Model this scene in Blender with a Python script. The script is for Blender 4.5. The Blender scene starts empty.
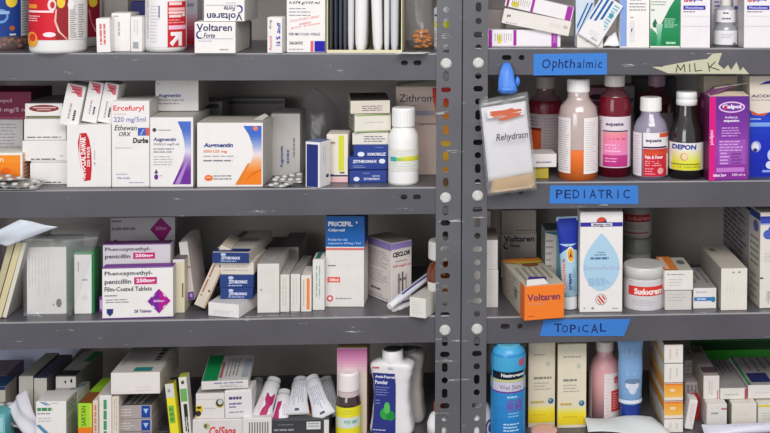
import bpy, bmesh, math, random
from mathutils import Vector, Matrix
random.seed(7)
SC = bpy.context.scene
COL = SC.collection
# ------------------------------------------------------------------ camera model
F = 1.87; FPX = 1100.0; YAW, PITCH, ROLL, V0, U0 = 0.06904, 0.02295, 0.00631, -13.624, 535.0
def _axes():
    cy, sy, cp, sp = math.cos(YAW), math.sin(YAW), math.cos(PITCH), math.sin(PITCH)
    w = Vector((sy*cp, cy*cp, -sp)); r = Vector((cy, -sy, 0)); u = r.cross(w)
    cr, sr = math.cos(ROLL), math.sin(ROLL)
    return cr*r+sr*u, -sr*r+cr*u, w
CR, CU, CW = _axes()
CAM = Vector((0, -F, 0))
def proj(P):
    d = Vector(P)-CAM; k = d.dot(CW)
    return U0+FPX*d.dot(CR)/k, V0-FPX*d.dot(CU)/k
def ray(px, py):
    return ((px-U0)*CR-(py-V0)*CU)/FPX+CW
def atY(px, py, Y):
    d = ray(px, py); return CAM+d*((Y+F)/d.y)
def atZ(px, py, Z):
    d = ray(px, py); return CAM+d*(Z/d.z)
def xat(px, Z, Y):
    lo = Vector((0, Y, Z))
    for _ in range(6):
        a = proj(lo)[0]; b = proj(lo+Vector((.01, 0, 0)))[0]
        lo.x += (px-a)/(b-a)*.01
    return lo.x
def zat(py, X, Y):
    p = Vector((X, Y, -.3))
    for _ in range(6):
        a = proj(p)[1]; b = proj(p+Vector((0, 0, .01)))[1]
        p.z += (py-a)/(b-a)*.01
    return p.z
SH = {'L1': -.1572, 'L2': -.3853, 'L3': -.6055, 'L4': -.818, 'R1': -.1481, 'R2': -.3781, 'R3': -.6094, 'R4': -.822}
# ------------------------------------------------------------------ materials
def s2l(c):
    c = c/255.0
    return c/12.92 if c <= .04045 else ((c+.055)/1.055)**2.4
_M = {}
def mat(rgb, rough=.55, kind='card', alpha=None):
    key = (tuple(rgb), rough, kind, alpha)
    if key in _M: return _M[key]
    m = bpy.data.materials.new('%s_%d_%d_%d' % ((kind,)+tuple(rgb))); m.use_nodes = True
    nt = m.node_tree; N = nt.nodes; Lk = nt.links
    b = N['Principled BSDF']; out = N['Material Output']
    c = tuple(s2l(v) for v in rgb)+(1,)
    b.inputs['Base Color'].default_value = c; b.inputs['Roughness'].default_value = rough
    tc = N.new('ShaderNodeTexCoord')
    if kind == 'card':
        n = N.new('ShaderNodeTexNoise'); n.inputs['Scale'].default_value = 45; n.inputs['Detail'].default_value = 3
        Lk.new(tc.outputs['Object'], n.inputs['Vector'])
        mr = N.new('ShaderNodeMapRange'); mr.inputs['To Min'].default_value = .93; mr.inputs['To Max'].default_value = 1.05
        Lk.new(n.outputs['Fac'], mr.inputs['Value'])
        mx = N.new('ShaderNodeVectorMath'); mx.operation = 'SCALE'; mx.inputs[0].default_value = c[:3]
        Lk.new(mr.outputs['Result'], mx.inputs['Scale']); Lk.new(mx.outputs['Vector'], b.inputs['Base Color'])
        bp = N.new('ShaderNodeBump'); bp.inputs['Strength'].default_value = .12; bp.inputs['Distance'].default_value = .002
        Lk.new(n.outputs['Fac'], bp.inputs['Height']); Lk.new(bp.outputs['Normal'], b.inputs['Normal'])
        b.inputs['Specular IOR Level'].default_value = .35
    elif kind == 'ink':
        b.inputs['Specular IOR Level'].default_value = .25
    elif kind == 'plastic':
        b.inputs['Specular IOR Level'].default_value = .5
        n = N.new('ShaderNodeTexNoise'); n.inputs['Scale'].default_value = 30
        Lk.new(tc.outputs['Object'], n.inputs['Vector'])
        bp = N.new('ShaderNodeBump'); bp.inputs['Strength'].default_value = .05; bp.inputs['Distance'].default_value = .002
        Lk.new(n.outputs['Fac'], bp.inputs['Height']); Lk.new(bp.outputs['Normal'], b.inputs['Normal'])
    elif kind == 'glass':      # tinted see-through bottle wall
        b.inputs['Specular IOR Level'].default_value = .6
        tr = N.new('ShaderNodeBsdfTransparent'); tr.inputs['Color'].default_value = tuple(v**.4 for v in c[:3])+(1,)
        gl = N.new('ShaderNodeBsdfGlossy'); gl.inputs['Roughness'].default_value = .12
        m1 = N.new('ShaderNodeMixShader'); m1.inputs[0].default_value = alpha or .5
        Lk.new(tr.outputs[0], m1.inputs[1]); Lk.new(b.outputs[0], m1.inputs[2])
        m2 = N.new('ShaderNodeMixShader'); m2.inputs[0].default_value = .06
        Lk.new(m1.outputs[0], m2.inputs[1]); Lk.new(gl.outputs[0], m2.inputs[2]); Lk.new(m2.outputs[0], out.inputs['Surface'])
    elif kind == 'film':       # thin clear polythene
        tr = N.new('ShaderNodeBsdfTransparent'); tr.inputs['Color'].default_value = (.985, .985, .99, 1)
        gl = N.new('ShaderNodeBsdfGlossy'); gl.inputs['Roughness'].default_value = .22
        n = N.new('ShaderNodeTexNoise'); n.inputs['Scale'].default_value = 26; n.inputs['Detail'].default_value = 1.5; n.inputs['Distortion'].default_value = .8
        Lk.new(tc.outputs['Object'], n.inputs['Vector'])
        bp = N.new('ShaderNodeBump'); bp.inputs['Strength'].default_value = .35; bp.inputs['Distance'].default_value = .008
        Lk.new(n.outputs['Fac'], bp.inputs['Height']); Lk.new(bp.outputs['Normal'], gl.inputs['Normal'])
        m1 = N.new('ShaderNodeMixShader'); m1.inputs[0].default_value = alpha or .15
        Lk.new(tr.outputs[0], m1.inputs[1]); Lk.new(b.outputs[0], m1.inputs[2])
        m2 = N.new('ShaderNodeMixShader'); m2.inputs[0].default_value = .035
        Lk.new(m1.outputs[0], m2.inputs[1]); Lk.new(gl.outputs[0], m2.inputs[2]); Lk.new(m2.outputs[0], out.inputs['Surface'])
    elif kind == 'paint':      # scratched grey enamel of the racks
        n = N.new('ShaderNodeTexNoise'); n.inputs['Scale'].default_value = 9; n.inputs['Detail'].default_value = 6
        Lk.new(tc.outputs['Object'], n.inputs['Vector'])
        r1 = N.new('ShaderNodeMapRange'); r1.inputs['From Min'].default_value = .3; r1.inputs['From Max'].default_value = .7
        r1.inputs['To Min'].default_value = .88; r1.inputs['To Max'].default_value = 1.12
        Lk.new(n.outputs['Fac'], r1.inputs['Value'])
        sc = N.new('ShaderNodeVectorMath'); sc.operation = 'SCALE'; sc.inputs[0].default_value = c[:3]
        Lk.new(r1.outputs['Result'], sc.inputs['Scale'])
        mp = N.new('ShaderNodeMapping'); mp.inputs['Scale'].default_value = (14, 60, 90); mp.inputs['Rotation'].default_value = (0, .35, 0)
        Lk.new(tc.outputs['Object'], mp.inputs['Vector'])
        n2 = N.new('ShaderNodeTexNoise'); n2.inputs['Scale'].default_value = 1.0; n2.inputs['Detail'].default_value = 5; n2.inputs['Roughness'].default_value = .7
        Lk.new(mp.outputs['Vector'], n2.inputs['Vector'])
        r2 = N.new('ShaderNodeMapRange'); r2.inputs['From Min'].default_value = .635; r2.inputs['From Max'].default_value = .69
        Lk.new(n2.outputs['Fac'], r2.inputs['Value'])
        mx = N.new('ShaderNodeMix'); mx.data_type = 'RGBA'; mx.inputs[7].default_value = (.5, .5, .49, 1)
        Lk.new(r2.outputs['Result'], mx.inputs[0]); Lk.new(sc.outputs['Vector'], mx.inputs[6]); Lk.new(mx.outputs[2], b.inputs['Base Color'])
        b.inputs['Specular IOR Level'].default_value = .5
    elif kind == 'foil':
        b.inputs['Metallic'].default_value = .7
        n = N.new('ShaderNodeTexVoronoi'); n.inputs['Scale'].default_value = 110
        Lk.new(tc.outputs['Object'], n.inputs['Vector'])
        bp = N.new('ShaderNodeBump'); bp.inputs['Strength'].default_value = .5; bp.inputs['Distance'].default_value = .002
        Lk.new(n.outputs['Distance'], bp.inputs['Height']); Lk.new(bp.outputs['Normal'], b.inputs['Normal'])
    elif kind == 'paper':
        n = N.new('ShaderNodeTexNoise'); n.inputs['Scale'].default_value = 22; n.inputs['Detail'].default_value = 4
        Lk.new(tc.outputs['Object'], n.inputs['Vector'])
        bp = N.new('ShaderNodeBump'); bp.inputs['Strength'].default_value = .4; bp.inputs['Distance'].default_value = .006
        Lk.new(n.outputs['Fac'], bp.inputs['Height']); Lk.new(bp.outputs['Normal'], b.inputs['Normal'])
        b.inputs['Specular IOR Level'].default_value = .2
    _M[key] = m
    return m
# colours as printed (sRGB)
W = (238, 233, 230); CREAM = (232, 222, 200); GREY = (150, 148, 146); DK = (60, 58, 62); TXT = (120, 116, 122)
NAVY = (38, 45, 120); BLUE = (40, 85, 190); RED = (200, 30, 45); PURP = (120, 35, 140); ORG = (245, 125, 30); MAG = (190, 30, 125); GRN = (20, 130, 70); YEL = (240, 215, 40); BLK = (25, 24, 28); BEI = (215, 200, 180)
# ------------------------------------------------------------------ mesh helpers
class MB:
    def __init__(s): s.v = []; s.f = []; s.m = []; s.mats = []; s.smooth = []
    def mi(s, m):
        if m not in s.mats: s.mats.append(m)
        return s.mats.index(m)
    def face(s, pts, m, sm=False):
        n = len(s.v); s.v += [tuple(p) for p in pts]; s.f.append(tuple(range(n, n+len(pts)))); s.m.append(s.mi(m)); s.smooth.append(sm)
    def add(s, vs, fs, m, sm=False):
        n = len(s.v); s.v += [tuple(p) for p in vs]; k = s.mi(m)
        for f in fs: s.f.append(tuple(n+i for i in f)); s.m.append(k); s.smooth.append(sm)
    def box(s, x0, y0, z0, x1, y1, z1, m):
        vs = [(x, y, z) for z in (z0, z1) for y in (y0, y1) for x in (x0, x1)]
        s.add(vs, [(0, 2, 3, 1), (4, 5, 7, 6), (0, 1, 5, 4), (2, 6, 7, 3), (0, 4, 6, 2), (1, 3, 7, 5)], m)
    def lathe(s, prof, m, n=40, sm=True, caps=True, cx=0, cy=0, ell=1.0):
        vs = []; fs = []
        for r, z in prof:
            for i in range(n):
                a = 2*math.pi*i/n; vs.append((cx+r*math.cos(a), cy+r*ell*math.sin(a), z))
        for j in range(len(prof)-1):
            for i in range(n):
                k = (i+1) % n; fs.append((j*n+i, j*n+k, (j+1)*n+k, (j+1)*n+i))
        s.add(vs, fs, m, sm)
        if caps:
            s.add(vs[:n], [tuple(reversed(range(n)))], m); s.add(vs[-n:], [tuple(range(n))], m)
    def build(s, name, parent=None, bevel=0, loc=None, rot=None, seg=2):
        me = bpy.data.meshes.new(name); me.from_pydata(s.v, [], s.f)
        for m in s.mats: me.materials.append(m)
        for p, k, q in zip(me.polygons, s.m, s.smooth): p.material_index = k; p.use_smooth = q
        me.update()
        o = bpy.data.objects.new(name, me); COL.objects.link(o)
        if bevel:
            b = o.modifiers.new('bevel', 'BEVEL'); b.width = bevel; b.segments = seg; b.limit_method = 'ANGLE'; b.angle_limit = .9
            b.use_clamp_overlap = True
        if parent: o.parent = parent
        if loc is not None: o.location = loc
        if rot is not None: o.rotation_euler = rot
        return o
def empty(name, loc=(0, 0, 0), rot=(0, 0, 0)):
    o = bpy.data.objects.new(name, None); COL.objects.link(o); o.location = loc; o.rotation_euler = rot
    o.empty_display_size = .02
    return o
def tag(o, label, cat, group=None, kind=None):
    o['label'] = label
    if cat: o['category'] = cat
    if group: o['group'] = group
    if kind: o['kind'] = kind
    return o
# ------------------------------------------------------------------ lettering
_TC = {}
def text_mesh(t, bold=0, shear=0):
    k = (t, bold, shear)
    if k in _TC: return _TC[k]
    c = bpy.data.curves.new('t', 'FONT'); c.body = t; c.size = 1; c.resolution_u = 1 if len(t) > 12 else 2; c.offset = bold+.008; c.shear = shear
    o = bpy.data.objects.new('t', c); me = o.to_mesh()
    vs = [(v.co.x, v.co.y) for v in me.vertices]; fs = [tuple(p.vertices) for p in me.polygons]
    o.to_mesh_clear(); bpy.data.objects.remove(o); bpy.data.curves.remove(c)
    x0 = min(v[0] for v in vs); x1 = max(v[0] for v in vs); y0 = min(v[1] for v in vs); y1 = max(v[1] for v in vs)
    # normalise to the unit square
    vs = [((x-x0)/(x1-x0), (y-y0)/(y1-y0)) for x, y in vs]
    _TC[k] = (vs, fs); return vs, fs
def clipbox(x0, y0, x1, y1): return min(x0, x1), min(y0, y1), max(x0, x1), max(y0, y1)
def polyf(pts, c, conv, mapper, lift, pan, curved):
    m = mat(c, .45, 'ink')
    if not curved: pan.face([mapper(*conv(x, y), lift) for x, y in pts], m); return
    cx = sum(p[0] for p in pts)/len(pts); cy = sum(p[1] for p in pts)/len(pts); n = len(pts); R = 5
    P_ = lambda k, i: mapper(*conv(cx+(pts[i % n][0]-cx)*k/R, cy+(pts[i % n][1]-cy)*k/R), lift)
    for k in range(R):
        for i in range(n):
            q = [P_(k, i), P_(k+1, i), P_(k+1, i+1), P_(k, i+1)]
            pan.face(q[1:] if k == 0 else q, m)
def emit(prints, conv, mapper, pan, let, curved=False):
    """prints in picture-like coordinates (y down); conv -> face metres; mapper(a,b,lift)->3D"""
    lift = .00025
    for p in prints:
        k = p[0]; lift += .00004
        if k == 'r':        # rect x0 y0 x1 y1 colour
            x0, y0, x1, y1, c = p[1:6]; n = 12 if curved else 1; ny = (8 if curved == 2 else 1)
            m = mat(c, .45, 'ink')
            for i in range(n):
                xa = x0+(x1-x0)*i/n; xb = x0+(x1-x0)*(i+1)/n
                for j in range(ny):
                    ya = y0+(y1-y0)*j/ny; yc = y0+(y1-y0)*(j+1)/ny
                    q = [conv(xa, yc), conv(xb, yc), conv(xb, ya), conv(xa, ya)]
                    pan.face([mapper(a, b, lift) for a, b in q], m)
        elif k == 'p':      # polygon pts colour
            polyf(p[1], p[2], conv, mapper, lift, pan, curved)
        elif k == 'e':      # ellipse cx cy rx ry colour
            cx, cy, rx, ry, c = p[1:6]
            polyf([(cx+rx*math.cos(a*math.pi/12), cy-ry*math.sin(a*math.pi/12)) for a in range(24)], c, conv, mapper, lift, pan, curved)
        elif k == 'g':      # gradient rect, printed: x0 y0 x1 y1 c0(top) c1(bottom)
            x0, y0, x1, y1, c0, c1 = p[1:7]; n = 10
            for j in range(n):
                c = tuple(int(round(a+(b-a)*(j+.5)/n)) for a, b in zip(c0, c1)); ya = y0+(y1-y0)*j/n; yb = y0+(y1-y0)*(j+1)/n
                mm = 8 if curved else 1
                for i in range(mm):
                    xa = x0+(x1-x0)*i/mm; xb = x0+(x1-x0)*(i+1)/mm
                    pan.face([mapper(*conv(*q), lift) for q in ((xa, yb), (xb, yb), (xb, ya), (xa, ya))], mat(c, .45, 'ink'))
        elif k == 'G':      # gradient polygon as strips: rows [(y, xl, xr, colour)...]
            rows = p[1]
            for (ya, la, ra, ca), (yb, lb, rb, cb) in zip(rows, rows[1:]):
                n = 4
                for j in range(n):
                    t0 = j/n; t1 = (j+1)/n; L = lambda a, b, t: a+(b-a)*t
                    c = tuple(int(L(a, b, (t0+t1)/2)) for a, b in zip(ca, cb))
                    xa0, xb0, xa1, xb1 = L(la, lb, t0), L(ra, rb, t0), L(la, lb, t1), L(ra, rb, t1); mm = 10 if curved else 1
                    for i in range(mm):
                        u0, u1 = i/mm, (i+1)/mm
                        q = [(L(xa1, xb1, u0), L(ya, yb, t1)), (L(xa1, xb1, u1), L(ya, yb, t1)), (L(xa0, xb0, u1), L(ya, yb, t0)), (L(xa0, xb0, u0), L(ya, yb, t0))]
                        pan.face([mapper(*conv(*z), lift) for z in q], mat(c, .45, 'ink'))
        elif k == 'l':      # rows of unreadable fine print: x0 y0 x1 y1 rows colour [fill]
            x0, y0, x1, y1, n, c = p[1:7]; fill = p[7] if len(p) > 7 else .45
            m = mat(c, .6, 'ink'); vert = len(p) > 8 and p[8]
            A, B = (x0, x1) if not vert else (y0, y1)
            C0, C1 = (y0, y1) if not vert else (x0, x1)
            hh = (C1-C0)/max(n, 1)
            for j in range(n):
                yy = C0+hh*(j+.5-fill/2); x = A; end = A+(B-A)*random.uniform(.65, 1)
                while x < end:
                    wd = min((B-A)*random.uniform(.1, .28), end-x)
                    q = [(x, yy+hh*fill), (x+wd, yy+hh*fill), (x+wd, yy), (x, yy)]
                    if vert: q = [(b, a) for a, b in q]; q.reverse()
                    let.face([mapper(*conv(*z), lift) for z in q], m)
                    x += wd+(B-A)*.035
        elif k == 't':      # text string x0 y0 x1 y1 colour {opts}
            s, x0, y0, x1, y1, c = p[1:7]; o = p[7] if len(p) > 7 else {}
            vs, fs = text_mesh(s, o.get('bold', 0), o.get('shear', 0)); rot = o.get('rot', 0); slope = o.get('slope', 0)
            out = []
            for u, v in vs:
                if rot == 90: u, v = 1-v, u        # reads upwards
                elif rot == 270: u, v = v, 1-u      # reads downwards
                elif rot == 180: u, v = 1-u, 1-v
                if o.get('mirror'): v = 1-v
                out.append(mapper(*conv(x0+(x1-x0)*u, y1+(y0-y1)*v-slope*u), lift))
            let.add(out, fs, mat(c, .5, 'ink'))
def finish_print(pan, let, root, panel='printed_panel', lettering='lettering'):
    if pan.f: pan.build(panel, root)
    if let.f: let.build(lettering, root)
def shelf_name(A):
    ks = ('L1', 'L2', 'L3', 'L4') if A.x < .004 else ('R1', 'R2', 'R3', 'R4')
    i = max([j for j, k in enumerate(ks) if A.z < SH[k]-.006], default=-1)+1
    i = min(i, 3)
    if A.z > SH[ks[0]]-.006: i = 0
    return ('top', 'second', 'third', 'bottom')[i]+(' left' if A.x < .004 else ' right')+' shelf'
# ------------------------------------------------------------------ cartons
def face_map(face, w, d, h):
    if face == 'front': return (lambda a, b, l: (a, -l, b)), w, h
    if face == 'right': return (lambda a, b, l: (w+l, a, b)), d, h
    if face == 'left': return (lambda a, b, l: (-l, d-a, b)), d, h
    if face == 'top': return (lambda a, b, l: (a, b, h+l)), w, d
def carton(label, shelf, xl, xr, yt, yb=None, d=.06, Y=None, rz=0, ry=0, z0=None, col=W, cols=None, pr=(), side=None, group=None,
           cat='medicine box', name='medicine_carton', flap=True, tilt=None, rx=0, hm=None, rough=.5):
    """front face spans pixels xl..xr, yt..yb. returns (root, top z, Y)"""
    R = lambda a: math.radians(a)
    if tilt:    # (px,py) of front bottom-left corner at Y, width px, height px
        px, py, wp, hp = tilt
        A = atY(px, py, Y); k = (Y+F)/FPX; w = wp*k; h = hp*k
        xl, xr, yt, yb = 0, 1, 0, 1
        low = A.z-max(0, w*math.sin(R(ry)))
        for q in SH.values():       # the lowest corner rests on the shelf
            if -.035 < low-q < .0006 and not (A.x < 0) != (q in (SH['L1'], SH['L2'], SH['L3'], SH['L4'])): A.z += q+.0006-low; break
    else:
        Z = SH[shelf] if z0 is None else z0
        if Y is None: A = atZ(xl, yb, Z)
        else: A = Vector((xat(xl, Z, Y), Y, Z))
        dx = Vector((math.cos(R(rz)), math.sin(R(rz)), 0)); w = .05
        for _ in range(8):
            a = proj(A+dx*w)[0]; b = proj(A+dx*(w+.002))[0]; w += (xr-a)/(b-a)*.002
        h = hm if hm else zat(yt, A.x, A.y)-A.z
    A = A.copy(); A.z += .0002
    cols = cols or {}  # greyer tops and sides on pale boxes put their shade into the colour
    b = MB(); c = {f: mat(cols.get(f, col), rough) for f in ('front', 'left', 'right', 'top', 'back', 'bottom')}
    V = [(x, y, z) for z in (0, h) for y in (0, d) for x in (0, w)]
    for f, nm in (((0, 2, 3, 1), 'bottom'), ((4, 5, 7, 6), 'top'), ((0, 1, 5, 4), 'front'), ((2, 6, 7, 3), 'back'), ((0, 4, 6, 2), 'left'), ((1, 3, 7, 5), 'right')):
        n = len(b.v); 
        b.f.append(f); b.m.append(b.mi(c[nm])); b.smooth.append(False)
    b.v = V
    root = b.build(name, None, bevel=min(.0009, w*.08, h*.08), loc=A, rot=(R(rx), R(ry), R(rz)))
    tag(root, label, cat, group or 'medicine boxes on the '+shelf_name(A))
    if flap and w > .012 and d > .02:
        t = MB(); m = c['top']; e = min(.0012, w*.06)
        # tuck flap: a thin plate that bows a little over the top, open at its front edge
        n = 5; rows = []
        for i in range(n+1):
            u = i/n; rows.append((e+(d*.96-e)*u, h+.00035+.0009*math.sin(math.pi*u)))
        vs = [(x, y, z) for y, z in rows for x in (e, w-e)]
        vs += [(x, y, z-.0003) for y, z in rows for x in (e, w-e)]
        k = 2*(n+1); fs = []
        for i in range(n):
            fs.append((2*i, 2*i+1, 2*i+3, 2*i+2)); fs.append((k+2*i, k+2*i+2, k+2*i+3, k+2*i+1))
            fs.append((2*i, 2*i+2, k+2*i+2, k+2*i)); fs.append((2*i+1, k+2*i+1, k+2*i+3, 2*i+3))
        fs.append((0, k, k+1, 1)); fs.append((2*n, 2*n+1, k+2*n+1, k+2*n))
        t.add(vs, fs, m); t.build('top_flap', root)
    pan, let = MB(), MB()
    if pr:
        mp, fw, fh = face_map('front', w, d, h)
        emit(pr, lambda x, y: (min(max((x-xl)/(xr-xl)*fw, .0003), fw-.0003), min(max((yb-y)/(yb-yt)*fh, .0003), fh-.0003)), mp, pan, let)
    for f, ps in (side or {}).items():
        mp, fw, fh = face_map(f, w, d, h)
        if f == 'top': mp = (lambda a, b, l: (a, b, h+.0014+l))
        emit(ps, lambda x, y: (x/100*fw, (100-y)/100*fh), mp, pan, let)
    finish_print(pan, let, root)
    root['_w'] = w; root['_h'] = h; root['_d'] = d
    return root, A.z+h, A.y
# ------------------------------------------------------------------ bottles
def bottle(label, shelf, cx, yb, parts, Y=None, prints=(), name='medicine_bottle', cat='bottle', group=None, z0=None, rmax=None, rz=0, ell=1.0, labels=()):
    """parts: list of (part_name, material, [(halfwidth_px, y_px)...] bottom->top). labels: (part_name, colour, y0,y1, a0,a1, hw, prints)"""
    Z = SH[shelf] if z0 is None else z0
    hw = rmax or max(h for _, _, pf in parts for h, _ in pf)
    if Y is None:
        A = atZ(cx, yb, Z); k = (A.y+F)/FPX; Yc = A.y+hw*k*ell
    else: Yc = Y
    k = (Yc+F)/FPX*1.0; X = xat(cx, Z, Yc)
    k *= math.cos(math.atan((cx-U0)/FPX)); face = math.atan2(-X, F+Yc)
    root = empty(name, (X, Yc, Z+.0002), (0, 0, rz+face)); tag(root, label, cat, group or (cat if cat == 'jar' else name.replace('_', ' '))+'s on the '+shelf_name(root.location))
    zz = lambda y: max(0, zat(y, X, Yc)-Z) if y < yb else 0
    for nm, m, pf in parts:
        b = MB(); prof = [(h*k, (0 if y >= yb-.01 and i == 0 and not shelf == 'x' else zz(y))) for i, (h, y) in enumerate(pf)]
        # ribbed screw caps
        if nm.endswith('cap') and len(prof) <= 4 and m.name.startswith('plastic'):
            n = 48; vs = []; fs = []
            for r, z in prof:
                for i in range(n):
                    a = 2*math.pi*i/n; rr = r*(1-.018*(i % 2)); vs.append((rr*math.cos(a), rr*math.sin(a)*ell, z))
            for j in range(len(prof)-1):
                for i in range(n):
                    q = (i+1) % n; fs.append((j*n+i, j*n+q, (j+1)*n+q, (j+1)*n+i))
            b.add(vs, fs, m); b.add(vs[-n:], [tuple(range(n))], m); b.add(vs[:n], [tuple(reversed(range(n)))], m)
        else:
            b.lathe(prof, m, 48, ell=ell)
        b.build(nm, root)
    for L in labels:
        nm, colr, y0, y1, x0, x1, hwL, ps = L
        r = hwL*k+.0006; z0_, z1_ = zz(y1), zz(y0)
        ang = lambda px: math.asin(max(-1, min(1, (px-cx)/hwL)))
        a0 = ang(x0) if x0 > cx-hwL+.05 else -1.9
        a1 = ang(x1) if x1 < cx+hwL-.05 else 1.9
        lab = MB(); n = 16; m = mat(colr, .5, 'ink'); vs = []; fs = []
        for j in (0, 1):
            for i in range(n+1):
                a = a0+(a1-a0)*i/n; vs.append((r*math.sin(a), -r*ell*math.cos(a), (z0_, z1_)[j]))
        for i in range(n): fs.append((i, i+1, n+2+i, n+1+i))
        lab.add(vs, fs, m, True); lo = lab.build(nm, root)
        if ps:
            def conv(x, y): return ang(x), z0_+(y1-y)/(y1-y0)*(z1_-z0_)
            def mp(a, b, l): return ((r+l)*math.sin(a), -(r+l)*ell*math.cos(a), b)
            pan, let = MB(), MB(); emit(ps, conv, mp, pan, let, True); finish_print(pan, let, lo)
    return root
# ------------------------------------------------------------------ the racks
PAINT = mat((88, 86, 92), .34, 'paint'); WORN_HIGHLIGHT = mat((142, 140, 142), .4, 'paint'); PAINT2 = mat((95, 94, 99), .45, 'paint')
STEEL = mat((206, 204, 199), .35, 'plastic')
def holed(mb, a0, b0, a1, b1, holes, mapper, t, m):
    """flat plate a0..a1 x b0..b1 with slots, thickness t, appended to mb"""
    bm = bmesh.new(); 
    def loop(pts):
        vs = [bm.verts.new((x, y, 0)) for x, y in pts]
        for i in range(len(vs)): bm.edges.new((vs[i], vs[(i+1) % len(vs)]))
    loop([(a0, b0), (a1, b0), (a1, b1), (a0, b1)])
    for ca, cb, wa, wb in holes:
        r = min(wa, wb)/2; ea = wa/2-r; eb = wb/2-r; pts = []
        for i in range(16):
            an = 2*math.pi*i/16+math.pi/16; c, s = math.cos(an), math.sin(an)
            pts.append((ca+r*c+(ea if c > 0 else -ea), cb+r*s+(eb if s > 0 else -eb)))
        loop(pts)
    bmesh.ops.triangle_fill(bm, edges=bm.edges[:], use_beauty=True, use_dissolve=False)
    bad = []
    for f in bm.faces:      # nothing may fill a hole
        c = f.calc_center_median()
        for ca, cb, wa, wb in holes:
            if abs(c.x-ca) < wa*.42 and abs(c.y-cb) < wb*.42: bad.append(f); break
    bmesh.ops.delete(bm, geom=bad, context='FACES_ONLY')
    g = bmesh.ops.extrude_face_region(bm, geom=bm.faces[:])
    bmesh.ops.translate(bm, verts=[v for v in g['geom'] if isinstance(v, bmesh.types.BMVert)], vec=(0, 0, t))
    bmesh.ops.recalc_face_normals(bm, faces=bm.faces[:])
    bm.verts.index_update()
    mb.add([mapper(v.co.x, v.co.y, v.co.z) for v in bm.verts], [tuple(v.index for v in f.verts) for f in bm.faces], m)
    bm.free()
K = F/FPX
r_, v_, h_ = (.0108, .0108), (.0098, .0165), (.0165, .0098)
P1 = [(-4, r_), (9.6, r_), (23.2, v_), (36, h_), (49, v_), (76, v_), (89.5, h_), (103, v_), (116.4, r_), (130, v_), (143.5, h_), (156.6, v_), (169.8, r_), (182.5, v_), (210.5, v_), (222.9, h_), (236, v_), (249, h_), (262.8, v_), (275.7, h_), (289.5, v_), (302.7, r_), (315, h_), (341.7, v_), (354.5, h_), (367.5, v_), (380.4, r_), (393.4, v_), (405.9, h_), (418.5, r_), (431.5, v_), (444, h_)]
P2 = [(-6, r_), (7, v_), (21, r_), (34.6, h_), (47.5, r_), (76, r_), (88.7, h_), (101.6, r_), (115, v_), (128.5, r_), (142.4, h_), (155.2, r_), (168.5, v_), (182, r_), (209.7, h_), (222.5, v_), (236, r_), (249.3, h_), (262.6, r_), (275.5, v_), (288.7, v_), (301, h_), (314, r_), (341.5, v_), (353.7, h_), (366.5, r_), (379.5, v_), (392.5, r_), (405.5, h_), (418.3, r_), (431.5, v_), (444, r_)]
XL0, XL1, XR0, XR1 = -.935, .0052, .0072, .95
FLOOR = -1.45
DEP = .305
def angle_post(parent, xa, xb, yf, yside, holes, fx, lip=.0018):
    """L-section: face xa..xb at y=yf ; side flange at x = fx running to yside"""
    b = MB()
    top, mid = .22, -.93
    hl = [((xa+xb)/2+off, z, w, h) for off, z, (w, h) in holes]
    s = -1 if yf < .1 else 1
    if hl:
        holed(b, xa, mid, xb, top, hl, lambda a, c, e: (a, yf+s*0+e, c), .0018, PAINT2)
    else: b.box(xa, yf, mid, xb, yf+.0018, top, PAINT2)
    b.box(xa, yf, FLOOR+.001, xb, yf+.0018, mid, PAINT2)
    y0, y1 = sorted((yf+(.0018 if yside > yf else 0), yside))
    b.box(min(fx, fx+.0018), y0, FLOOR+.001, max(fx, fx+.0018), y1, top, PAINT2)
    return b.build('post', parent)
def zpx(py, px): return atY(px, py, -.0035).z
LIPT = .0012
def shelf_tray(parent, x0, x1, z, slots, h=.0458):
    b = MB()
    y0, y1 = 0.0, DEP
    b.box(x0, y0+.0022, z-.0012, x1, y1, z, PAINT)
    # rounded front top edge; lighter colour paints in edge wear and its highlight
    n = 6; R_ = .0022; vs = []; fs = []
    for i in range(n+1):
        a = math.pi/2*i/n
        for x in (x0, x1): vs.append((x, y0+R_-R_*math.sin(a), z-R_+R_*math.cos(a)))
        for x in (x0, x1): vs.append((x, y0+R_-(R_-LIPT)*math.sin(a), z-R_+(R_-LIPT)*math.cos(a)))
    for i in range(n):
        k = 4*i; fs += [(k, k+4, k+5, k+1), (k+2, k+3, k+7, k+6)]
    b.add(vs, fs, WORN_HIGHLIGHT, True)
    holed(b, x0, z-h, x1, z-R_, slots, lambda a, c, e: (a, y0+LIPT-e, c), LIPT, PAINT)
    b.box(x0, y0+LIPT, z-h, x1, y0+.012, z-h+.0012, PAINT)          # return flange
    b.box(x0, y1-LIPT, z-h, x1, y1, z-.0012, PAINT)                  # back lip
    for xa in (x0, x1-LIPT): b.box(xa, y0+.012, z-h, xa+LIPT, y1-LIPT, z-.0012, PAINT)
    return b.build('shelf', parent)
def bolt(parent, x, z, y):
    b = MB(); vs = []; R6 = .0080
    def ring(r, yy, n=6, a0=.2): return [(x+r*math.cos(a0+2*math.pi*i/n), yy, z+r*math.sin(a0+2*math.pi*i/n)) for i in range(n)]
    rs = [ring(R6, y), ring(R6, y-.0042), ring(R6*.86, y-.0052)]
    vs = sum(rs, []); fs = []
    for j in range(2):
        for i in range(6): k = (i+1) % 6; fs.append((j*6+i, j*6+k, (j+1)*6+k, (j+1)*6+i))
    fs.append(tuple(range(12, 18))); b.add(vs, fs, STEEL)
    w = [ring(.0092, y, 20), ring(.0092, y+.0)]   # washer disc
    vs = ring(.0092, y, 20)+ring(.0092, y-.001, 20); fs = [(i, (i+1) % 20, 20+(i+1) % 20, 20+i) for i in range(20)]+[tuple(range(20, 40))]
    b.add(vs, fs, STEEL)
    return b.build('bolt', parent)
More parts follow.
